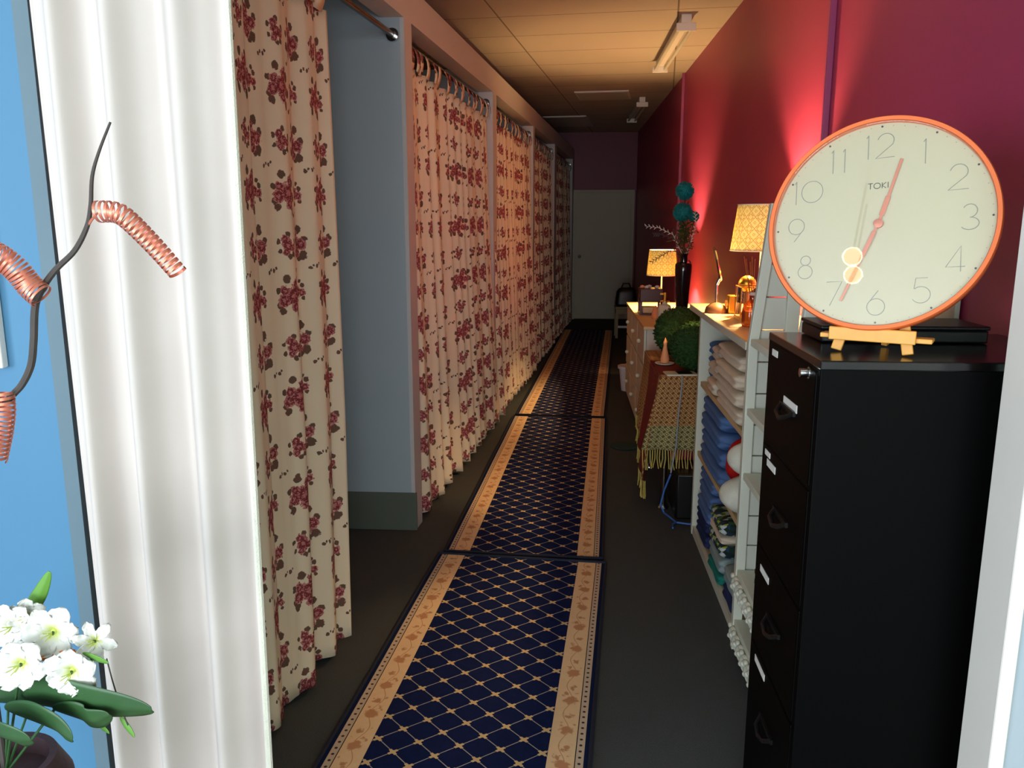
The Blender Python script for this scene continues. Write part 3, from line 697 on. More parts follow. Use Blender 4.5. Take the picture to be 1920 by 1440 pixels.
# carved scroll aprons below the two lowest shelves
for z in (.30, .10):
    mb = MB(); n = 8
    for k in range(n):
        y = TY0 + .09 + k * (TY1 - TY0 - .14) / (n - 1)
        ring = [(.640 - .004 * math.cos(a / 8 * PI), y + .026 * math.cos(2 * PI * a / 16), z - .030 + .024 * math.sin(2 * PI * a / 16)) for a in range(17)]
        mb.tube(ring, .009, 8)
        mb.ball((.634, y, z - .030), .011, 2); mb.ball((.636, y + .04, z - .010), .014, 2, (.7, 1.3, .8)); mb.ball((.636, y + .04, z - .052), .011, 2)
    mb.box(.646, .658, TY0 + .04, TY1 - .04, z - .06, z - .001)
    mb.build('carved_apron', M['white'], t, label='carved white scroll moulding')
for k in range(3):
    towel(.668 + .004 * k, 1.03, 2.37, 2.80 - .015 * k, .3255 + k * .083, .082, M['tgrey'], 'charcoal folded towel on the tall white shelf, ' + ['lowest', 'middle one', 'top one'][k], 'charcoal towels on the tall shelf')
o = MB().ball((.80, 2.57, .9415 + .09), .09, 4, (1.1, 1.5, .98), .22, 2.4).build('lilac_bundle', M['lilac']); tag(o, 'pale lilac cloth bundle on the upper part of the tall shelf', 'cloth')

# ------------------------------------------------------------------ things on the low shelf top
TZ = ST + .0325
def table_lamp(x, y, z0, zb, zt, rb, rt, label, power):
    t = thing('table_lamp', (x, y, z0), label, 'lamp', 'table lamps with trellis print shades')
    MB().lathe([(rb, zb), (rt, zt)], (x, y, 0), 48, uvs=rb, cap=False).build('lamp_shade', M['shade'], t, solid=.0015)
    mb = MB()
    for r_, z in ((rb, zb), (rt, zt)): mb.tube([(x + r_ * math.cos(2 * PI * k / 40), y + r_ * math.sin(2 * PI * k / 40), z) for k in range(41)], .003, 6)
    mb.build('shade_rim', M['frame'], t)
    MB().lathe([(.006, z0 + .02), (.006, zb + .01)], (x, y, 0), 16).build('pole', M['frame'], t)
    MB().lathe([(.048, z0), (.048, z0 + .012), (.04, z0 + .02), (.012, z0 + .028), (.006, z0 + .04)], (x, y, 0), 32).build('base', M['frame'], t)
    MB().lathe([(.012, zb + .0), (.013, zb + .038), (.010, zb + .042)], (x, y, 0), 20).build('bulb_socket', M['frame'], t)
    l = bulb((x, y, zb + .095), power, r=.026); l.parent = t; l.location = Vector((0, 0, zb + .095 - z0))
    return t
table_lamp(.902, 3.95, TZ, 1.460, 1.668, .142, .116, 'glowing lamp with trellis shade on the towel shelf by the clock', 84)

t = thing('vanity_mirror', (.72, 3.98, TZ), 'round chrome mirror on a stem seen edge on, dark dome foot', 'mirror')
MM = Matrix.Translation((.672, 3.90, 1.385)) @ Matrix.Rotation(math.radians(-14), 4, 'Z') @ Matrix.Rotation(math.radians(12), 4, 'Y')
MM = Matrix.Translation((.700, 3.93, 1.395)) @ Matrix.Rotation(math.radians(-8), 4, 'Z') @ Matrix.Rotation(math.radians(-14), 4, 'Y') @ Matrix.Rotation(PI / 2, 4, 'Y')
MB().lathe([(0, -.006), (.078, -.006), (.083, 0), (.078, .006), (0, .006)], (0, 0, 0), 40, mt=MM).build('mirror_disc', M['chrome'], t)
MB().tube([(.705, 3.945, TZ + .04), (.703, 3.94, 1.31)], .006, 12).tube([(.703, 3.94, 1.30), (.718, 3.94, 1.335)], .009, 10).build('stem', M['chrome'], t)
MB().lathe([(.052, TZ), (.052, TZ + .008), (.046, TZ + .028), (.026, TZ + .044), (.006, TZ + .05)], (.705, 3.945, 0), 32).build('base', M['wood'], t)

t = thing('gold_candle', (.79, 3.93, TZ), 'small square gold candle holder between mirror and glass box', 'candle holder')
MB().box(.755, .815, 3.90, 3.96, TZ, TZ + .085).build('holder', M['gold'], t, bevel=.005)
MB().tube([(.754, 3.93, TZ + .045), (.745, 3.93, TZ + .045)], .016, 20).build('emblem', M['bamboo'], t)

t = thing('glass_box', (.80, 3.67, TZ), 'square clear glass box with gold edges behind the reeds', 'glass box')
bx0, bx1, by0, by1, bz = .752, .872, 3.62, 3.74, TZ + .145
mb = MB()
for (a, b, c_, d_) in ((bx0, bx0 + .004, by0, by1), (bx1 - .004, bx1, by0, by1), (bx0, bx1, by0, by0 + .004), (bx0, bx1, by1 - .004, by1)): mb.box(a, b, c_, d_, TZ + .012, bz)
mb.build('panes', M['glass'], t, smooth=False)
mb = MB()
for x_ in (bx0, bx1):
    for y_ in (by0, by1): mb.tube([(x_, y_, TZ + .01), (x_, y_, bz)], .0025, 6)
mb.tube([(bx0, by0, bz), (bx1, by0, bz), (bx1, by1, bz), (bx0, by1, bz), (bx0, by0, bz)], .003, 6)
mb.build('gold_edges', M['gold'], t)
MB().box(bx0 - .003, bx1 + .003, by0 - .003, by1 + .003, TZ, TZ + .014).build('base', M['bamboo'], t, bevel=.002)
MB().lathe([(.035, TZ + .0145), (.035, TZ + .06), (0, TZ + .062)], (.812, 3.68, 0), 28).build('candle', M['peach'], t)

t = thing('gold_globe', (.80, 3.84, TZ), 'amber glass globe on a short foot behind the glass box', 'ornament')
MB().ball((.822, 3.84, TZ + .145), .040, 3, (1, 1, .95)).build('globe', M['gold'], t)
MB().lathe([(.03, TZ), (.03, TZ + .01), (.012, TZ + .02), (.012, TZ + .11)], (.822, 3.84, 0), 24).build('foot', M['wood'], t)

t = thing('reed_diffuser', (.763, 3.44, TZ), 'ribbed amber glass bottle with thin diffuser reeds', 'reed diffuser')
mb = MB(); prof = [(.036, 0), (.040, .01), (.040, .07), (.030, .095), (.013, .11), (.013, .125), (.017, .128)]
n = 48; rings = []
for r_, z in prof:
    rings.append([mb.bm.verts.new((.763 + (r_ + (.002 * math.cos(k * 2 * PI / 4) if z < .1 else 0)) * math.cos(2 * PI * k / n), 3.44 + (r_ + (.002 * math.cos(k * 2 * PI / 4) if z < .1 else 0)) * math.sin(2 * PI * k / n), TZ + z)) for k in range(n)])
for i in range(len(rings) - 1):
    for k in range(n): mb.bm.faces.new([rings[i][k], rings[i][(k + 1) % n], rings[i + 1][(k + 1) % n], rings[i + 1][k]])
mb.bm.faces.new(rings[0][::-1]); mb.build('bottle', M['amber'], t, ang=70)
MB().lathe([(.033, TZ + .006), (.036, TZ + .012), (.036, TZ + .062), (0, TZ + .062)], (.763, 3.44, 0), 24).build('oil', mat('orange_oil', (240, 150, 62), .2, var=.05), t)
MB().lathe([(.015, TZ + .128), (.018, TZ + .132), (.012, TZ + .140)], (.763, 3.44, 0), 20).build('collar', M['label'], t)
for k, (dx, dy) in enumerate([(-.045, 0), (-.032, .02), (-.022, -.01), (-.010, .015), (.0, .0), (.062, .01)]):
    MB().tube([(.763 - dx * .2, 3.44 - dy * .2, TZ + .02), (.763 + dx, 3.44 + dy, TZ + .285 - .01 * (k % 3))], .0016, 6).build('reed', M['reed'], t)
o = MB().lathe([(.014, 0), (.02, .012), (.017, .03), (.008, .036), (.009, .046)], (.722, 3.2, TZ), 20).build('brown_bottle', M['dwood']); tag(o, 'tiny brown bottle at the near end of the towel shelf top', 'bottle')

# ------------------------------------------------------------------ draped table
t = thing('side_table', (.78, 4.86, 0), 'dark small table hidden under the fringed shawl', 'table')
MB().box(.53, 1.04, 4.42, 5.30, .735, .76).build('table_top', M['wood'], t, bevel=.003)
for x_ in (.555, 1.0):
    for y_ in (4.46, 5.25):
        lg = MB().tube([(x_, y_, .02), (x_, y_, .735)], .014, 12).build('leg', M['steel'], t)
        MB().lathe([(.03, 0), (.03, .01), (.015, .03)], (x_, y_, 0), 20).build('foot', M['chrome'], lg)
tc = thing('shawl', (.78, 4.86, .762), 'maroon and gold woven shawl with fringe draped over the side table', 'tablecloth')
mb = MB(); X0, X1, Y0_, Y1_, ZT = .512, 1.05, 4.405, 5.32, .7665
uvm = lambda x, y, dz=0: (y - Y0_ + .0, 1 - (x - X0) + dz)
mb.grid(lambda u, v: Vector((X0 + (X1 - X0) * u, Y0_ + (Y1_ - Y0_) * v, ZT + .001 * math.sin(9 * v + 5 * u))), 10, 16, lambda u, v: (.25 + (Y1_ - Y0_) * v, u * .5))
def ffl(u, v):   # corridor side flap, u along Y, v downwards
    bot = .16 + .30 * max(0, u - .12) if u > .12 else .16 + (.12 - u) * .5
    bot = min(bot, .36)
    z = ZT - (ZT - bot) * v
    return Vector((X0 - .004 - (.028 + .05 * (1 - u)) * v - .016 * v * math.sin(2 * PI * u * 4.5 + 1), Y0_ + (Y1_ - Y0_) * u - .10 * v * max(0, .3 - u) * 3.3 + (-.0), z))
mb.grid(ffl, 48, 20, lambda u, v: (.25 + (Y1_ - Y0_) * u, .5 + .5 * v))
def nfl(u, v):   # near side flap facing the camera
    bot = .365
    xa = ffl(0, v).x
    return Vector((xa + (X1 - xa) * u, Y0_ - .003 - .022 * v - .012 * v * math.sin(2 * PI * u * 5), ZT - (ZT - bot) * v))
mb.grid(nfl, 40, 16, lambda u, v: (1.2 + (X1 - X0) * u, .72 + .42 * v))
mb.build('cloth', M['shawl'], tc, solid=.003, ang=60)
rnd = random.Random(5)
mb = MB()
for k in range(46):
    u = (k + .5) / 46; p = nfl(u, 1)
    mb.tube([p, p + Vector((rnd.uniform(-.004, .004), -.003, -.05)), p + Vector((rnd.uniform(-.01, .01), -.004, -.10 - rnd.random() * .012))], .0028, 5)
for k in range(56):
    u = (k + .5) / 56; p = ffl(u, 1)
    mb.tube([p, p + Vector((rnd.uniform(-.004, .004), 0, -.04)), p + Vector((rnd.uniform(-.008, .008), rnd.uniform(-.01, .01), -.09 - rnd.random() * .015))], .0028, 5)
fr = mb.build('fringe', M['fringe'], tc); fr['kind'] = 'stuff'

def moss(c, r, label, sd):
    rnd = random.Random(sd); mb = MB(); mb.ball(c, r * .95, 5, nz=.05, nf=9)
    for k in range(2600):
        z = rnd.uniform(-1, 1); a = rnd.uniform(0, 2 * PI); q = math.sqrt(1 - z * z); n_ = Vector((q * math.cos(a), q * math.sin(a), z))
        p = Vector(c) + n_ * r * rnd.uniform(.92, 1.0); a1 = n_.orthogonal().normalized(); a1 = Matrix.Rotation(rnd.uniform(0, 6.3), 3, n_) @ a1; a2 = n_.cross(a1)
        s_ = rnd.uniform(.010, .016); d_ = (a1 + n_ * rnd.uniform(.1, .9)).normalized()
        mb.poly([p - a2 * s_ * .5, p + d_ * s_ * .9 - a2 * s_ * .3, p + d_ * s_ * 1.6, p + d_ * s_ * .9 + a2 * s_ * .3, p + a2 * s_ * .5])
    o = mb.build('boxwood_ball', M['moss'], smooth=False); tag(o, label, 'artificial plant', 'green boxwood balls on the draped table'); return o
moss((.715, 4.60, .775 + .134), .134, 'round green boxwood ball on the draped table, the front one', 1)
moss((.685, 5.02, .775 + .156), .150, 'round green boxwood ball partly hidden behind the front one', 2)
t = thing('figurine', (.575, 4.79, .769), 'slim peach coloured figurine on a white saucer by the boxwood balls', 'figurine')
MB().lathe([(.04, .769), (.055, .776), (.056, .780), (.0, .776)], (.575, 4.79, 0), 28).build('saucer', M['white'], t)
MB().lathe([(.022, .780), (.026, .80), (.018, .84), (.010, .88), (.012, .90), (.0, .93)], (.575, 4.79, 0), 20).build('figure', M['peach'], t)
t = thing('tablet', (.61, 4.47, .769), 'white tablet lying on the front corner of the draped table', 'tablet')
TM = Matrix.Translation((.625, 4.475, .7695)) @ Matrix.Rotation(.1, 4, 'Z')
MB().box(-.085, .085, -.055, .055, 0, .009, TM).build('body', M['white'], t, bevel=.002)
MB().box(-.02, .06, -.042, .042, .009, .0105, TM).build('screen', M['blackp'], t)
o = MB().tube([(.625, 4.405, .775), (.620, 4.370, .72), (.605, 4.352, .55), (.600, 4.345, .40), (.575, 4.33, .25)], .004, 8).build('charging_cable', M['greycable']); tag(o, 'grey cable hanging from the tablet down the shawl', 'cable')
o = MB().tube([(.575, 4.33, .244), (.545, 4.34, .15), (.530, 4.36, .06), (.55, 4.36, .012), (.60, 4.22, .010), (.66, 4.20, .010), (.74, 4.19, .012)], .005, 8).tube([(.60, 4.22, .012), (.575, 4.18, .014), (.57, 4.13, .012)], .005, 8).build('blue_cable', M['bluecable']); tag(o, 'blue cable looping over the carpet beside the shelf end', 'cable')
o = MB().box(.60, .98, 4.28, 4.62, .003, .26).build('black_subwoofer', M['blackp'], bevel=.012); tag(o, 'black box shaped speaker on the floor under the draped table', 'speaker')
o = MB().box(.585, .96, 4.52, 4.95, .262, .36).build('red_cushion', M['maroon'], bevel=.03, seg=4)
tag(o, 'dark red cushion on the black box under the draped table', 'cushion')
MB_ = MB(); MB_.lathe([(.0, .001), (.095, .001), (.102, .006), (.095, .012), (0, .013)], (.425, 5.74, 0), 40)
o = MB_.build('teal_mat', M['tealmat']); tag(o, 'dark teal round mat on the carpet beside the draped table', 'mat')

# ------------------------------------------------------------------ dresser and what stands on it
DX, DY0, DY1, DZ = .545, 5.72, 7.45, .87
t = thing('dresser', (.81, 6.6, 0), 'white dresser with wooden top beyond the draped table', 'dresser')
MB().box(DX + .012, XR - .015, DY0 + .01, DY1 - .01, .06, DZ - .02).build('body', M['plank'], t, bevel=.003, smooth=False)
MB().box(DX - .012, XR - .005, DY0 - .01, DY1 + .01, DZ - .02, DZ + .003).build('wooden_top', M['birch'], t, bevel=.003, smooth=False)
MB().box(DX + .04, XR - .03, DY0 + .04, DY1 - .04, 0, .06).build('plinth', M['plank'], t, smooth=False)
for c_ in range(3):
    for r_ in range(3):
        y0 = DY0 + .03 + c_ * .56; z0 = .08 + r_ * .26
        dr = MB().box(DX - .004, DX + .012, y0, y0 + .54, z0, z0 + .245).build('drawer', M['white'], t, bevel=.004, smooth=False)
        MB().ball((DX - .018, y0 + .27, z0 + .13), .016, 2).build('knob', M['white'], dr)
DT = DZ + .0035
table_lamp(.79, 7.0, DT, 1.145, 1.352, .125, .108, 'glowing lamp with trellis shade on the dresser by the black vase', 84)
t = thing('flower_vase', (.86, 6.12, DT), 'tall glossy black vase with teal pompom flowers and twigs', 'vase of flowers')
vx, vy = .845, 6.12
MB().lathe([(.036, DT), (.040, DT + .02), (.050, DT + .22), (.060, DT + .36), (.060, DT + .405), (.052, DT + .418), (.028, DT + .425), (.026, DT + .47), (.032, DT + .485), (.026, DT + .484), (.02, DT + .47), (.02, DT + .3)], (vx, vy, 0), 40, cap=False).build('vase_body', M['vase'], t)
rnd = random.Random(9)
def pom(c, r):
    mb = MB(); mb.ball(c, r * .82, 3)
    for k in range(420):
        z = rnd.uniform(-1, 1); a = rnd.uniform(0, 2 * PI); q = math.sqrt(1 - z * z); n_ = Vector((q * math.cos(a), q * math.sin(a), z)); a1 = n_.orthogonal().normalized() * r * .07
        p = Vector(c) + n_ * r * .78
        mb.poly([p - a1, p + n_ * r * .25 - a1 * .5, p + n_ * r * .25 + a1 * .5, p + a1])
    f = mb.build('pompom_flower', M['tealfl'], t, smooth=False, label='teal pompom flower')
    MB().tube([(vx, vy, DT + .35), ((vx + c[0]) / 2 + .01, vy, (DT + .45 + c[2]) / 2), (c[0], c[1], c[2] - r * .8)], .003, 6).build('stem', M['bark'], f)
P = lambda x, y, Y=6.12: tuple(at(x, y, Y))
pom(P(1284, 358), .066); pom(P(1280, 398, 6.08), .068); pom(P(1301, 406, 6.2), .04)
mb = MB()
for k in range(260):   # dark foliage below the pompoms
    c_ = Vector(P(1283 + rnd.gauss(0, 8), 436 + rnd.gauss(0, 18), 6.12 + rnd.gauss(0, .05))); a = Vector((rnd.uniform(-1, 1), rnd.uniform(-1, 1), rnd.uniform(-.2, 1))).normalized(); b = a.orthogonal().normalized() * .006; L_ = rnd.uniform(.02, .04)
    mb.poly([c_ - a * L_ * .3, c_ + b, c_ + a * L_, c_ - b])
fo = mb.build('foliage', M['leaf'], t, smooth=False); fo['kind'] = 'stuff'
for pts, leafy in (([(1283, 485), (1270, 450), (1240, 440), (1226, 440)], 1), ([(1283, 485), (1262, 440), (1235, 427), (1209, 424)], 0), ([(1282, 486), (1262, 466), (1240, 480), (1220, 492)], 1), ([(1284, 485), (1296, 450), (1305, 420), (1303, 396)], 0)):
    mb = MB(); q = [Vector(P(x, y)) for x, y in pts]; mb.tube(q, [.003, .0025, .002, .001], 6)
    for i in range(1, len(q)):
        for k in range(7):
            c_ = q[i - 1].lerp(q[i], k / 7); s_ = 1 if k % 2 else -1; d_ = (q[i] - q[i - 1]).normalized(); up = Vector((-d_.z, 0, d_.x)) * s_
            mb.poly([c_, c_ + (d_ + up) * .011, c_ + (d_ * 1.6 + up * 1.6) * .012, c_ + (d_ * 1.3 + up * .4) * .011])
    mb.build('twig', [M['label'], M['bark']][leafy] if pts[-1][0] != 1220 else M['bark'], t, smooth=False)

t = thing('pump_bottle', (.70, 5.92, DT), 'cream bottle with tall gold pump near the dresser end', 'bottle')
MB().lathe([(.046, DT), (.048, DT + .01), (.048, DT + .10), (.04, DT + .125), (.018, DT + .135), (.018, DT + .15)], (.70, 5.95, 0), 28).build('bottle_body', M['offwhite'], t)
MB().lathe([(.034, DT + .15), (.034, DT + .156), (.012, DT + .158), (.012, DT + .215), (0, DT + .217)], (.70, 5.95, 0), 20).box(.665, .70, 5.944, 5.956, DT + .20, DT + .212).build('pump', M['gold'], t)
o = MB().lathe([(.032, 0), (.034, .02), (.022, .07), (0, .10)], (.665, 6.2, DT), 20).build('salt_cone', M['peach']); tag(o, 'glowing peach salt cone behind the gold pump bottle', 'ornament')
o = MB().lathe([(.035, 0), (.037, .005), (.037, .09), (0, .088)], (.765, 5.98, DT), 24).build('magenta_candle', M['maroon']); tag(o, 'magenta pillar candle at the foot of the black vase', 'candle')
o = MB().ball((.80, 5.86, DT + .03), .032, 3, (1.3, 1, .9), .2, 3).build('seashell', M['peach']); tag(o, 'pink seashell beside the magenta candle', 'shell')
t = thing('wooden_tray', (.66, 6.85, DT), 'dark red wooden box stand holding shells on the dresser', 'tray')
MB().box(.565, .74, 6.42, 6.62, DT + .10, DT + .20).build('tray_box', M['dwood'], t, bevel=.004)
for x_, y_ in ((.575, 6.43), (.73, 6.43), (.575, 6.61), (.73, 6.61)): MB().box(x_ - .008, x_ + .008, y_ - .008, y_ + .008, DT, DT + .10).build('leg', M['dwood'], t)
MB().box(.565, .74, 6.42, 6.62, DT + .0005, DT + .012).build('lower_shelf', M['dwood'], t)
for k, (x_, y_) in enumerate(((.585, 6.5), (.62, 6.48), (.645, 6.55), (.70, 6.5))):
    o = MB().ball((x_, y_, DT + .213), .016, 2, (1.2, 1, .8), .3, 4).build('seashell', M['label'] if k else M['peach']); tag(o, ['pink seashell at the left end of the wooden tray', 'white seashell second along the wooden tray', 'white seashell third along the wooden tray', 'white seashell at the right end of the wooden tray'][k], 'shell', 'shells on the wooden tray')
o = MB().box(.59, .70, 6.44, 6.54, DT + .0125, DT + .06).build('small_box', M['birch'], bevel=.004); tag(o, 'small pale box on the lower level of the wooden tray', 'box')

# bin, folding rack, stool with bag
t = thing('waste_bin', (.58, 7.62, 0), 'white plastic waste bin on the carpet beyond the dresser', 'bin')
t.location = (.60, 7.75, 0); ORG[t.name] = Vector(t.location)
MB().lathe([(0, .002), (.072, .002), (.098, .225), (.094, .225), (.069, .008), (0, .008)], (.60, 7.75, 0), 32).build('bucket', M['wplastic'], t)
MB().lathe([(.096, .215), (.110, .215), (.110, .240), (.096, .240)], (.60, 7.75, 0), 32).build('rim', M['wplastic'], t)
t = thing('folding_rack', (.72, 8.6, 0), 'white folded drying rack leaning behind the waste bin', 'rack')
a0, b0, a1, b1 = Vector((.665, 8.3, .012)), Vector((.74, 8.3, .012)), Vector((.90, 8.75, .80)), Vector((.975, 8.75, .80))
MB().tube([a0, a1], .008, 8).build('rail', M['wplastic'], t); MB().tube([b0, b1], .008, 8).build('rail', M['wplastic'], t)
for k in range(1, 6): MB().tube([a0.lerp(a1, k / 6), b0.lerp(b1, k / 6)], .006, 8).build('rung', M['wplastic'], t)
t = thing('wooden_stool', (.80, 11.45, 0), 'pale wooden stool near the far door', 'stool')
MB().box(.66, .96, 11.28, 11.58, .40, .43).build('seat', M['canvas'], t, bevel=.008)
MB().box(.67, .95, 11.29, 11.57, .33, .399).build('apron', M['canvas'], t)
for x_ in (.685, .935):
    for y_ in (11.305, 11.555): MB().box(x_ - .018, x_ + .018, y_ - .018, y_ + .018, 0, .33).build('leg', M['canvas'], t)
MB().box(.70, .92, 11.298, 11.312, .14, .17).build('stretcher', M['wplastic'], t)
o = MB(); o.grid(lambda u, v: Vector((.81, 11.43, .432)) + Vector((.155 * (1 - .18 * v) * math.copysign(abs(math.cos(2 * PI * u)) ** .4, math.cos(2 * PI * u)) * (1 if 0 < v < 1 else .85), .10 * (1 - .3 * v) * math.copysign(abs(math.sin(2 * PI * u)) ** .5, math.sin(2 * PI * u)) * (1 if 0 < v < 1 else .7), .24 * v + (.012 * math.sin(9 * u) if v > .5 else 0))), 36, 8, wrap=True); o.tube([(.74, 11.43, .66), (.77, 11.43, .74), (.85, 11.43, .74), (.88, 11.43, .66)], .01, 8)
o = o.build('black_bag', M['blackp']); tag(o, 'black bag sitting on the pale stool by the far door', 'bag')

# ------------------------------------------------------------------ front left: framed print and flower arrangement
t = thing('framed_print', (-1.16, 1.48, 1.25), 'white framed print with navy stripe on the blue wall', 'picture')
MB().box(-1.36, -1.077, 1.480, 1.499, 1.32, 1.70).build('frame', M['frame'], t, bevel=.003)
MB().box(-1.35, -1.090, 1.476, 1.481, 1.335, 1.69).build('print', M['picw'], t)
MB().box(-1.35, -1.090, 1.4745, 1.4765, 1.345, 1.365).build('stripe', M['navyp'], t)

t = thing('plant_stand', (-.76, .95, 0), 'dark side table just below the frame carrying the flower pot', 'table')
MB().lathe([(.17, .65), (.18, .655), (.18, .675), (.17, .68)], (-.78, .97, 0), 40).build('stand_top', M['wood'], t)
MB().lathe([(.14, 0), (.14, .02), (.03, .04), (.025, .65)], (-.78, .97, 0), 32).build('pedestal', M['wood'], t)

t = thing('flower_arrangement', (-.78, .97, .681), 'white artificial flowers with big leaves and copper coil twig in a plum pot', 'flower arrangement')
MB().lathe([(.05, .681), (.075, .71), (.092, .77), (.088, .82), (.070, .858), (.060, .858), (.06, .83), (0, .83)], (-.78, .97, 0), 40).build('pot', M['potm'], t)
Q = lambda x, y, Y=.95: at(x, y, Y)
def spline(pts, n=10):
    pts = [Vector(p) for p in pts]; out = []
    for i in range(len(pts) - 1):
        p0, p1, p2, p3 = pts[max(i - 1, 0)], pts[i], pts[i + 1], pts[min(i + 2, len(pts) - 1)]
        for k in range(n):
            s_ = k / n; out.append(.5 * ((2 * p1) + (p2 - p0) * s_ + (2 * p0 - 5 * p1 + 4 * p2 - p3) * s_ ** 2 + (3 * p1 - p0 - 3 * p2 + p3) * s_ ** 3))
    out.append(pts[-1]); return out
pth = spline([Q(207, 229), Q(186, 283), Q(173, 330), Q(170, 385, .955), Q(163, 425), Q(140, 470), Q(105, 505), Q(80, 540), Q(66, 575), Q(63, 640), Q(58, 685), Q(42, 720), Q(20, 745), Q(-25, 800, .96), Q(-50, 950, .965), Q(-30, 1150, .97), (-.775, .97, .835)], 6)
MB().tube(pth, [.0014 + .0030 * min(1, i / 45) for i in range(len(pth))], 8).build('branch', M['bark'], t)
MB().tube([Q(163, 425), Q(172, 412), Q(184, 398)], [.002, .0015, .001], 6).build('twig', M['copper'], t)
def coil(path, r0, r1, turns, wd=.0022):
    p0 = spline(path, 24); n = turns * 22; pts = []
    cum = [0]
    for i in range(1, len(p0)): cum.append(cum[-1] + (p0[i] - p0[i - 1]).length)
    p = []; j = 0
    for i in range(101):
        d0 = cum[-1] * i / 100
        while j < len(cum) - 2 and cum[j + 1] < d0: j += 1
        p.append(p0[j].lerp(p0[j + 1], (d0 - cum[j]) / max(1e-9, cum[j + 1] - cum[j])))
    for i in range(n + 1):
        s_ = i / n; f = s_ * (len(p) - 1); k = min(int(f), len(p) - 2); c_ = p[k].lerp(p[k + 1], f - k); d_ = (p[min(k + 2, len(p) - 1)] - p[max(k - 1, 0)]).normalized()
        a = d_.cross(Vector((0, 1, 0))).normalized(); b = d_.cross(a).normalized(); r_ = r0 + (r1 - r0) * s_
        an = s_ * turns * 2 * PI; pts.append((c_ + (a * math.cos(an) + b * math.sin(an)) * r_, d_, (a * math.cos(an) + b * math.sin(an))))
    mb = MB(); prev = None
    for c_, d_, ra in pts:
        q = [mb.bm.verts.new(c_ + d_ * x_ + ra * y_) for x_, y_ in ((-wd, -.0004), (wd, -.0004), (wd, .0004), (-wd, .0004))]
        if prev:
            for k in range(4): mb.bm.faces.new([prev[k], prev[(k + 1) % 4], q[(k + 1) % 4], q[k]])
        prev = q
    mb.build('copper_coil', M['copper'], t, ang=60, label='springy copper coloured coil')
coil([Q(184, 397), Q(215, 398), Q(240, 412), Q(290, 462), Q(334, 512)], .0125, .0105, 18, .0017)
coil([Q(78, 556, .94), Q(55, 535, .94), Q(30, 505, .935), Q(0, 482, .93), Q(-45, 460, .93)], .0150, .0150, 20, .0014)
coil([Q(6, 735, .94), Q(8, 770, .94), Q(3, 810, .94), Q(-8, 860, .94)], .0120, .0130, 15, .0018)

def leaf(pts, w_, m, name='leaf', fold=.25, twist=0):
    p = spline(pts, 12); n = len(p) - 1; mb = MB()
    def fn(u, v):
        c_ = p[int(round(v * n))]; d_ = (p[min(int(round(v * n)) + 1, n)] - p[max(int(round(v * n)) - 1, 0)]).normalized()
        side = d_.cross(Vector((0, 1, .35 + twist))).normalized(); up = side.cross(d_)
        ww = w_ * (math.sin(PI * min(.985, v * .96 + .02)) ** .7)
        return c_ + side * (u - .5) * 2 * ww + up * abs(u - .5) * 2 * ww * fold
    mb.grid(fn, 8, n); mb.build(name, m, t, solid=.0008, ang=180)
leaf([Q(-30, 1310, .97), Q(60, 1305, .94), Q(160, 1322, .92), Q(285, 1332, .90)], .036, M['leaf'])
leaf([Q(10, 1330, .94), Q(60, 1345, .92), Q(100, 1365, .90), Q(136, 1388, .89)], .028, M['leaf'])
leaf([Q(-50, 1360, .93), Q(-10, 1375, .90), Q(20, 1385, .88), Q(58, 1388, .87)], .026, M['leaf'])
leaf([Q(48, 1180, .98), Q(60, 1140, .985), Q(76, 1110, .985), Q(93, 1072, .985)], .010, M['leafl'])
leaf([Q(100, 1330, .94), Q(140, 1340, .92), Q(170, 1352, .91), Q(205, 1340, .90)], .022, M['leaf'])
for a, b in (((155, 1225), (203, 1243)), ((160, 1330), (186, 1352)), ((225, 1345), (252, 1382)), ((178, 1352), (205, 1375))):
    leaf([Q(*a, .93), Q((a[0] + b[0]) / 2, (a[1] + b[1]) / 2 + 2, .925), Q(*b, .92)], .006, M['leafl'], 'small_leaf')
MB().tube(spline([Q(200, 1235, .94), Q(212, 1280, .94), Q(228, 1330, .93), Q(240, 1360, .92)], 5), .0009, 6).build('thin_stem', M['bark'], t)

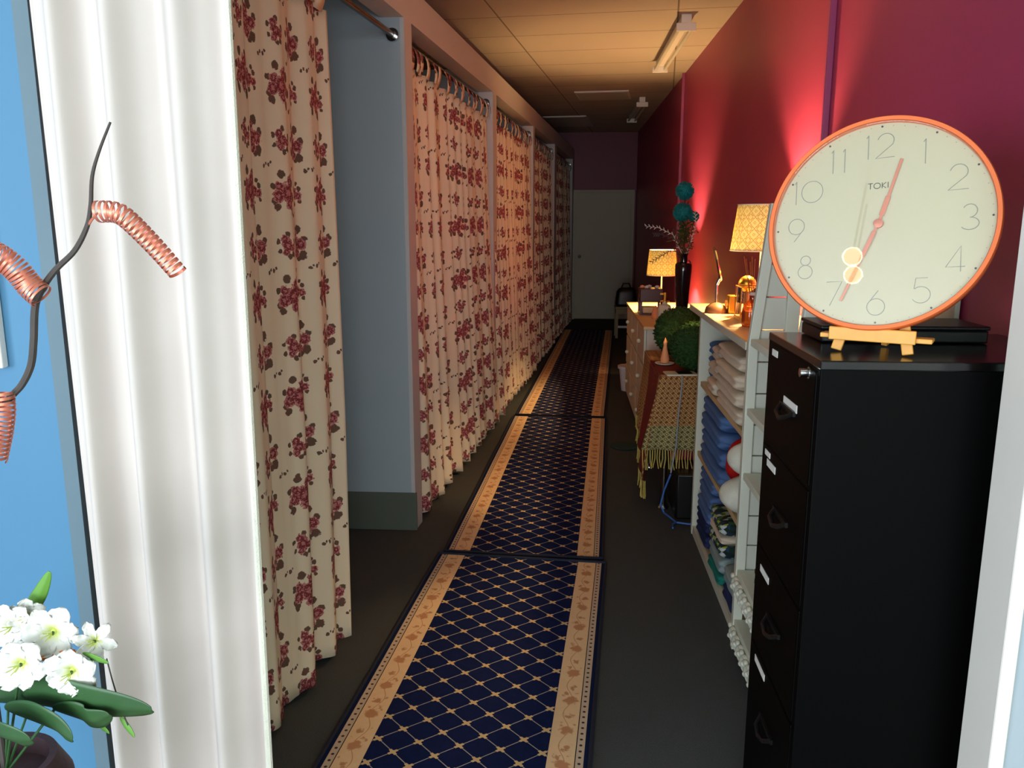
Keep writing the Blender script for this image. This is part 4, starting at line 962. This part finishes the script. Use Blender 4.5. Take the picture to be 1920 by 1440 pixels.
def flower(x, y, Y, R_, npet, seed, tilt, wide=.62):
    rnd = random.Random(seed); c_ = Q(x, y, Y); nrm = Vector((tilt[0], -1, tilt[1])).normalized(); a = nrm.cross(Vector((0, 0, 1))).normalized(); b = a.cross(nrm)
    throat = MB()
    ctr = None
    f = None
    ph = rnd.uniform(0, 1)
    for k in range(npet):
        an = 2 * PI * (k + ph) / npet; da = a * math.cos(an) + b * math.sin(an); db = nrm.cross(da); L_ = R_ * rnd.uniform(.9, 1.08); ww = L_ * wide * rnd.uniform(.9, 1.1); s1 = rnd.uniform(0, 6)
        mb = MB()
        def fn(u, v):
            r_ = v * L_; prof = math.sin(min(1, v * 1.02 + .03) * PI * .80 + .05) ** .8; wq = ww * .55 * prof * (1 if v < .85 else (1 - (v - .85) * 3.6)); wq = max(wq, ww * .10)
            edge = abs(u - .5) * 2
            ruff = .0028 * math.sin(edge * 5 + v * 16 + s1 + u * 9) * v * (1.2 if edge > .4 else .4)
            lift = L_ * (.42 * (1 - (1 - v) ** 2) * .45 - .18 * v * v + (-.30 * (1 - v) ** 2)) 
            return c_ + da * r_ + db * (u - .5) * 2 * wq + nrm * (lift + ruff + .10 * L_ * edge * edge * .6)
        mb.grid(fn, 10, 12, lambda a_, b_: (a_, b_))
        if f is None:
            f = mb.build('flower', M['petal'], t, solid=.0004, ang=180)
        else: mb.build('petal', M['petal'], f, solid=.0004, ang=180)
    mb = MB(); mb.ball(c_ - nrm * .008, R_ * .12, 3, (1, .7, 1), .1, 5)
    mb.build('throat', M['petalc'], f, label='lime green throat')
    for k in range(5):
        an = k * 1.26 + 1; d_ = (a * math.cos(an) + b * math.sin(an)) * .35 + nrm
        MB().tube([c_, c_ + d_ * R_ * .25, c_ + d_.normalized() * R_ * .48 + a * .002], .0006, 5).build('stamen', M['petalc'], f)
    MB().tube([c_ - nrm * .004, c_ + Vector((-.02, .02, -.04)), Vector((-.775, .97, .84))], .0018, 6).build('stem', M['leaf'], f)
flower(22, 1175, .955, .032, 6, 1, (.1, .1), .76)
flower(50, 1158, .965, .028, 6, 9, (.3, .3), .74)
flower(97, 1187, .945, .035, 6, 2, (.2, .15), .74)
flower(176, 1203, .95, .028, 6, 3, (.3, .2), .50)
flower(36, 1247, .915, .036, 6, 4, (.1, .05), .80)
flower(132, 1262, .92, .034, 6, 5, (.2, -.05), .78)
for (x, y) in ((84, 1228), (100, 1233), (127, 1226)):
    MB().ball(Q(x, y, .945), .008, 3, (1.5, 1, .8), .5, 3).build('orange_bloom', M['ofl'], t, label='small orange bloom')

# pendant lamps of the shop, behind the camera; the clock glass mirrors them
tm = NT('pendant_glass'); tm.b.inputs['Emission Color'].default_value = lin((255, 190, 90)); tm.b.inputs['Emission Strength'].default_value = 5.5
for k, (x_, y_, z_) in enumerate(((-.952, .207, 2.55), (-1.088, .037, 2.55))):
    t = thing('pendant_lamp', (x_, y_, ZC), 'warm glowing globe pendant in the shop, mirrored in the clock glass, ' + ['upper', 'lower'][k], 'lamp', 'globe pendants in the shop')
    MB().ball((x_, y_, z_), .043, 3).build('globe', tm.m, t)
    MB().tube([(x_, y_, z_ + .04), (x_, y_, ZC)], .006, 8).build('cord', M['blackp'], t)
    l = bulb((x_, y_, z_), 5, (1.0, .74, .42), .044, 'pendant_bulb_light'); l.parent = t; l.location = (0, 0, z_ - ZC - .0)
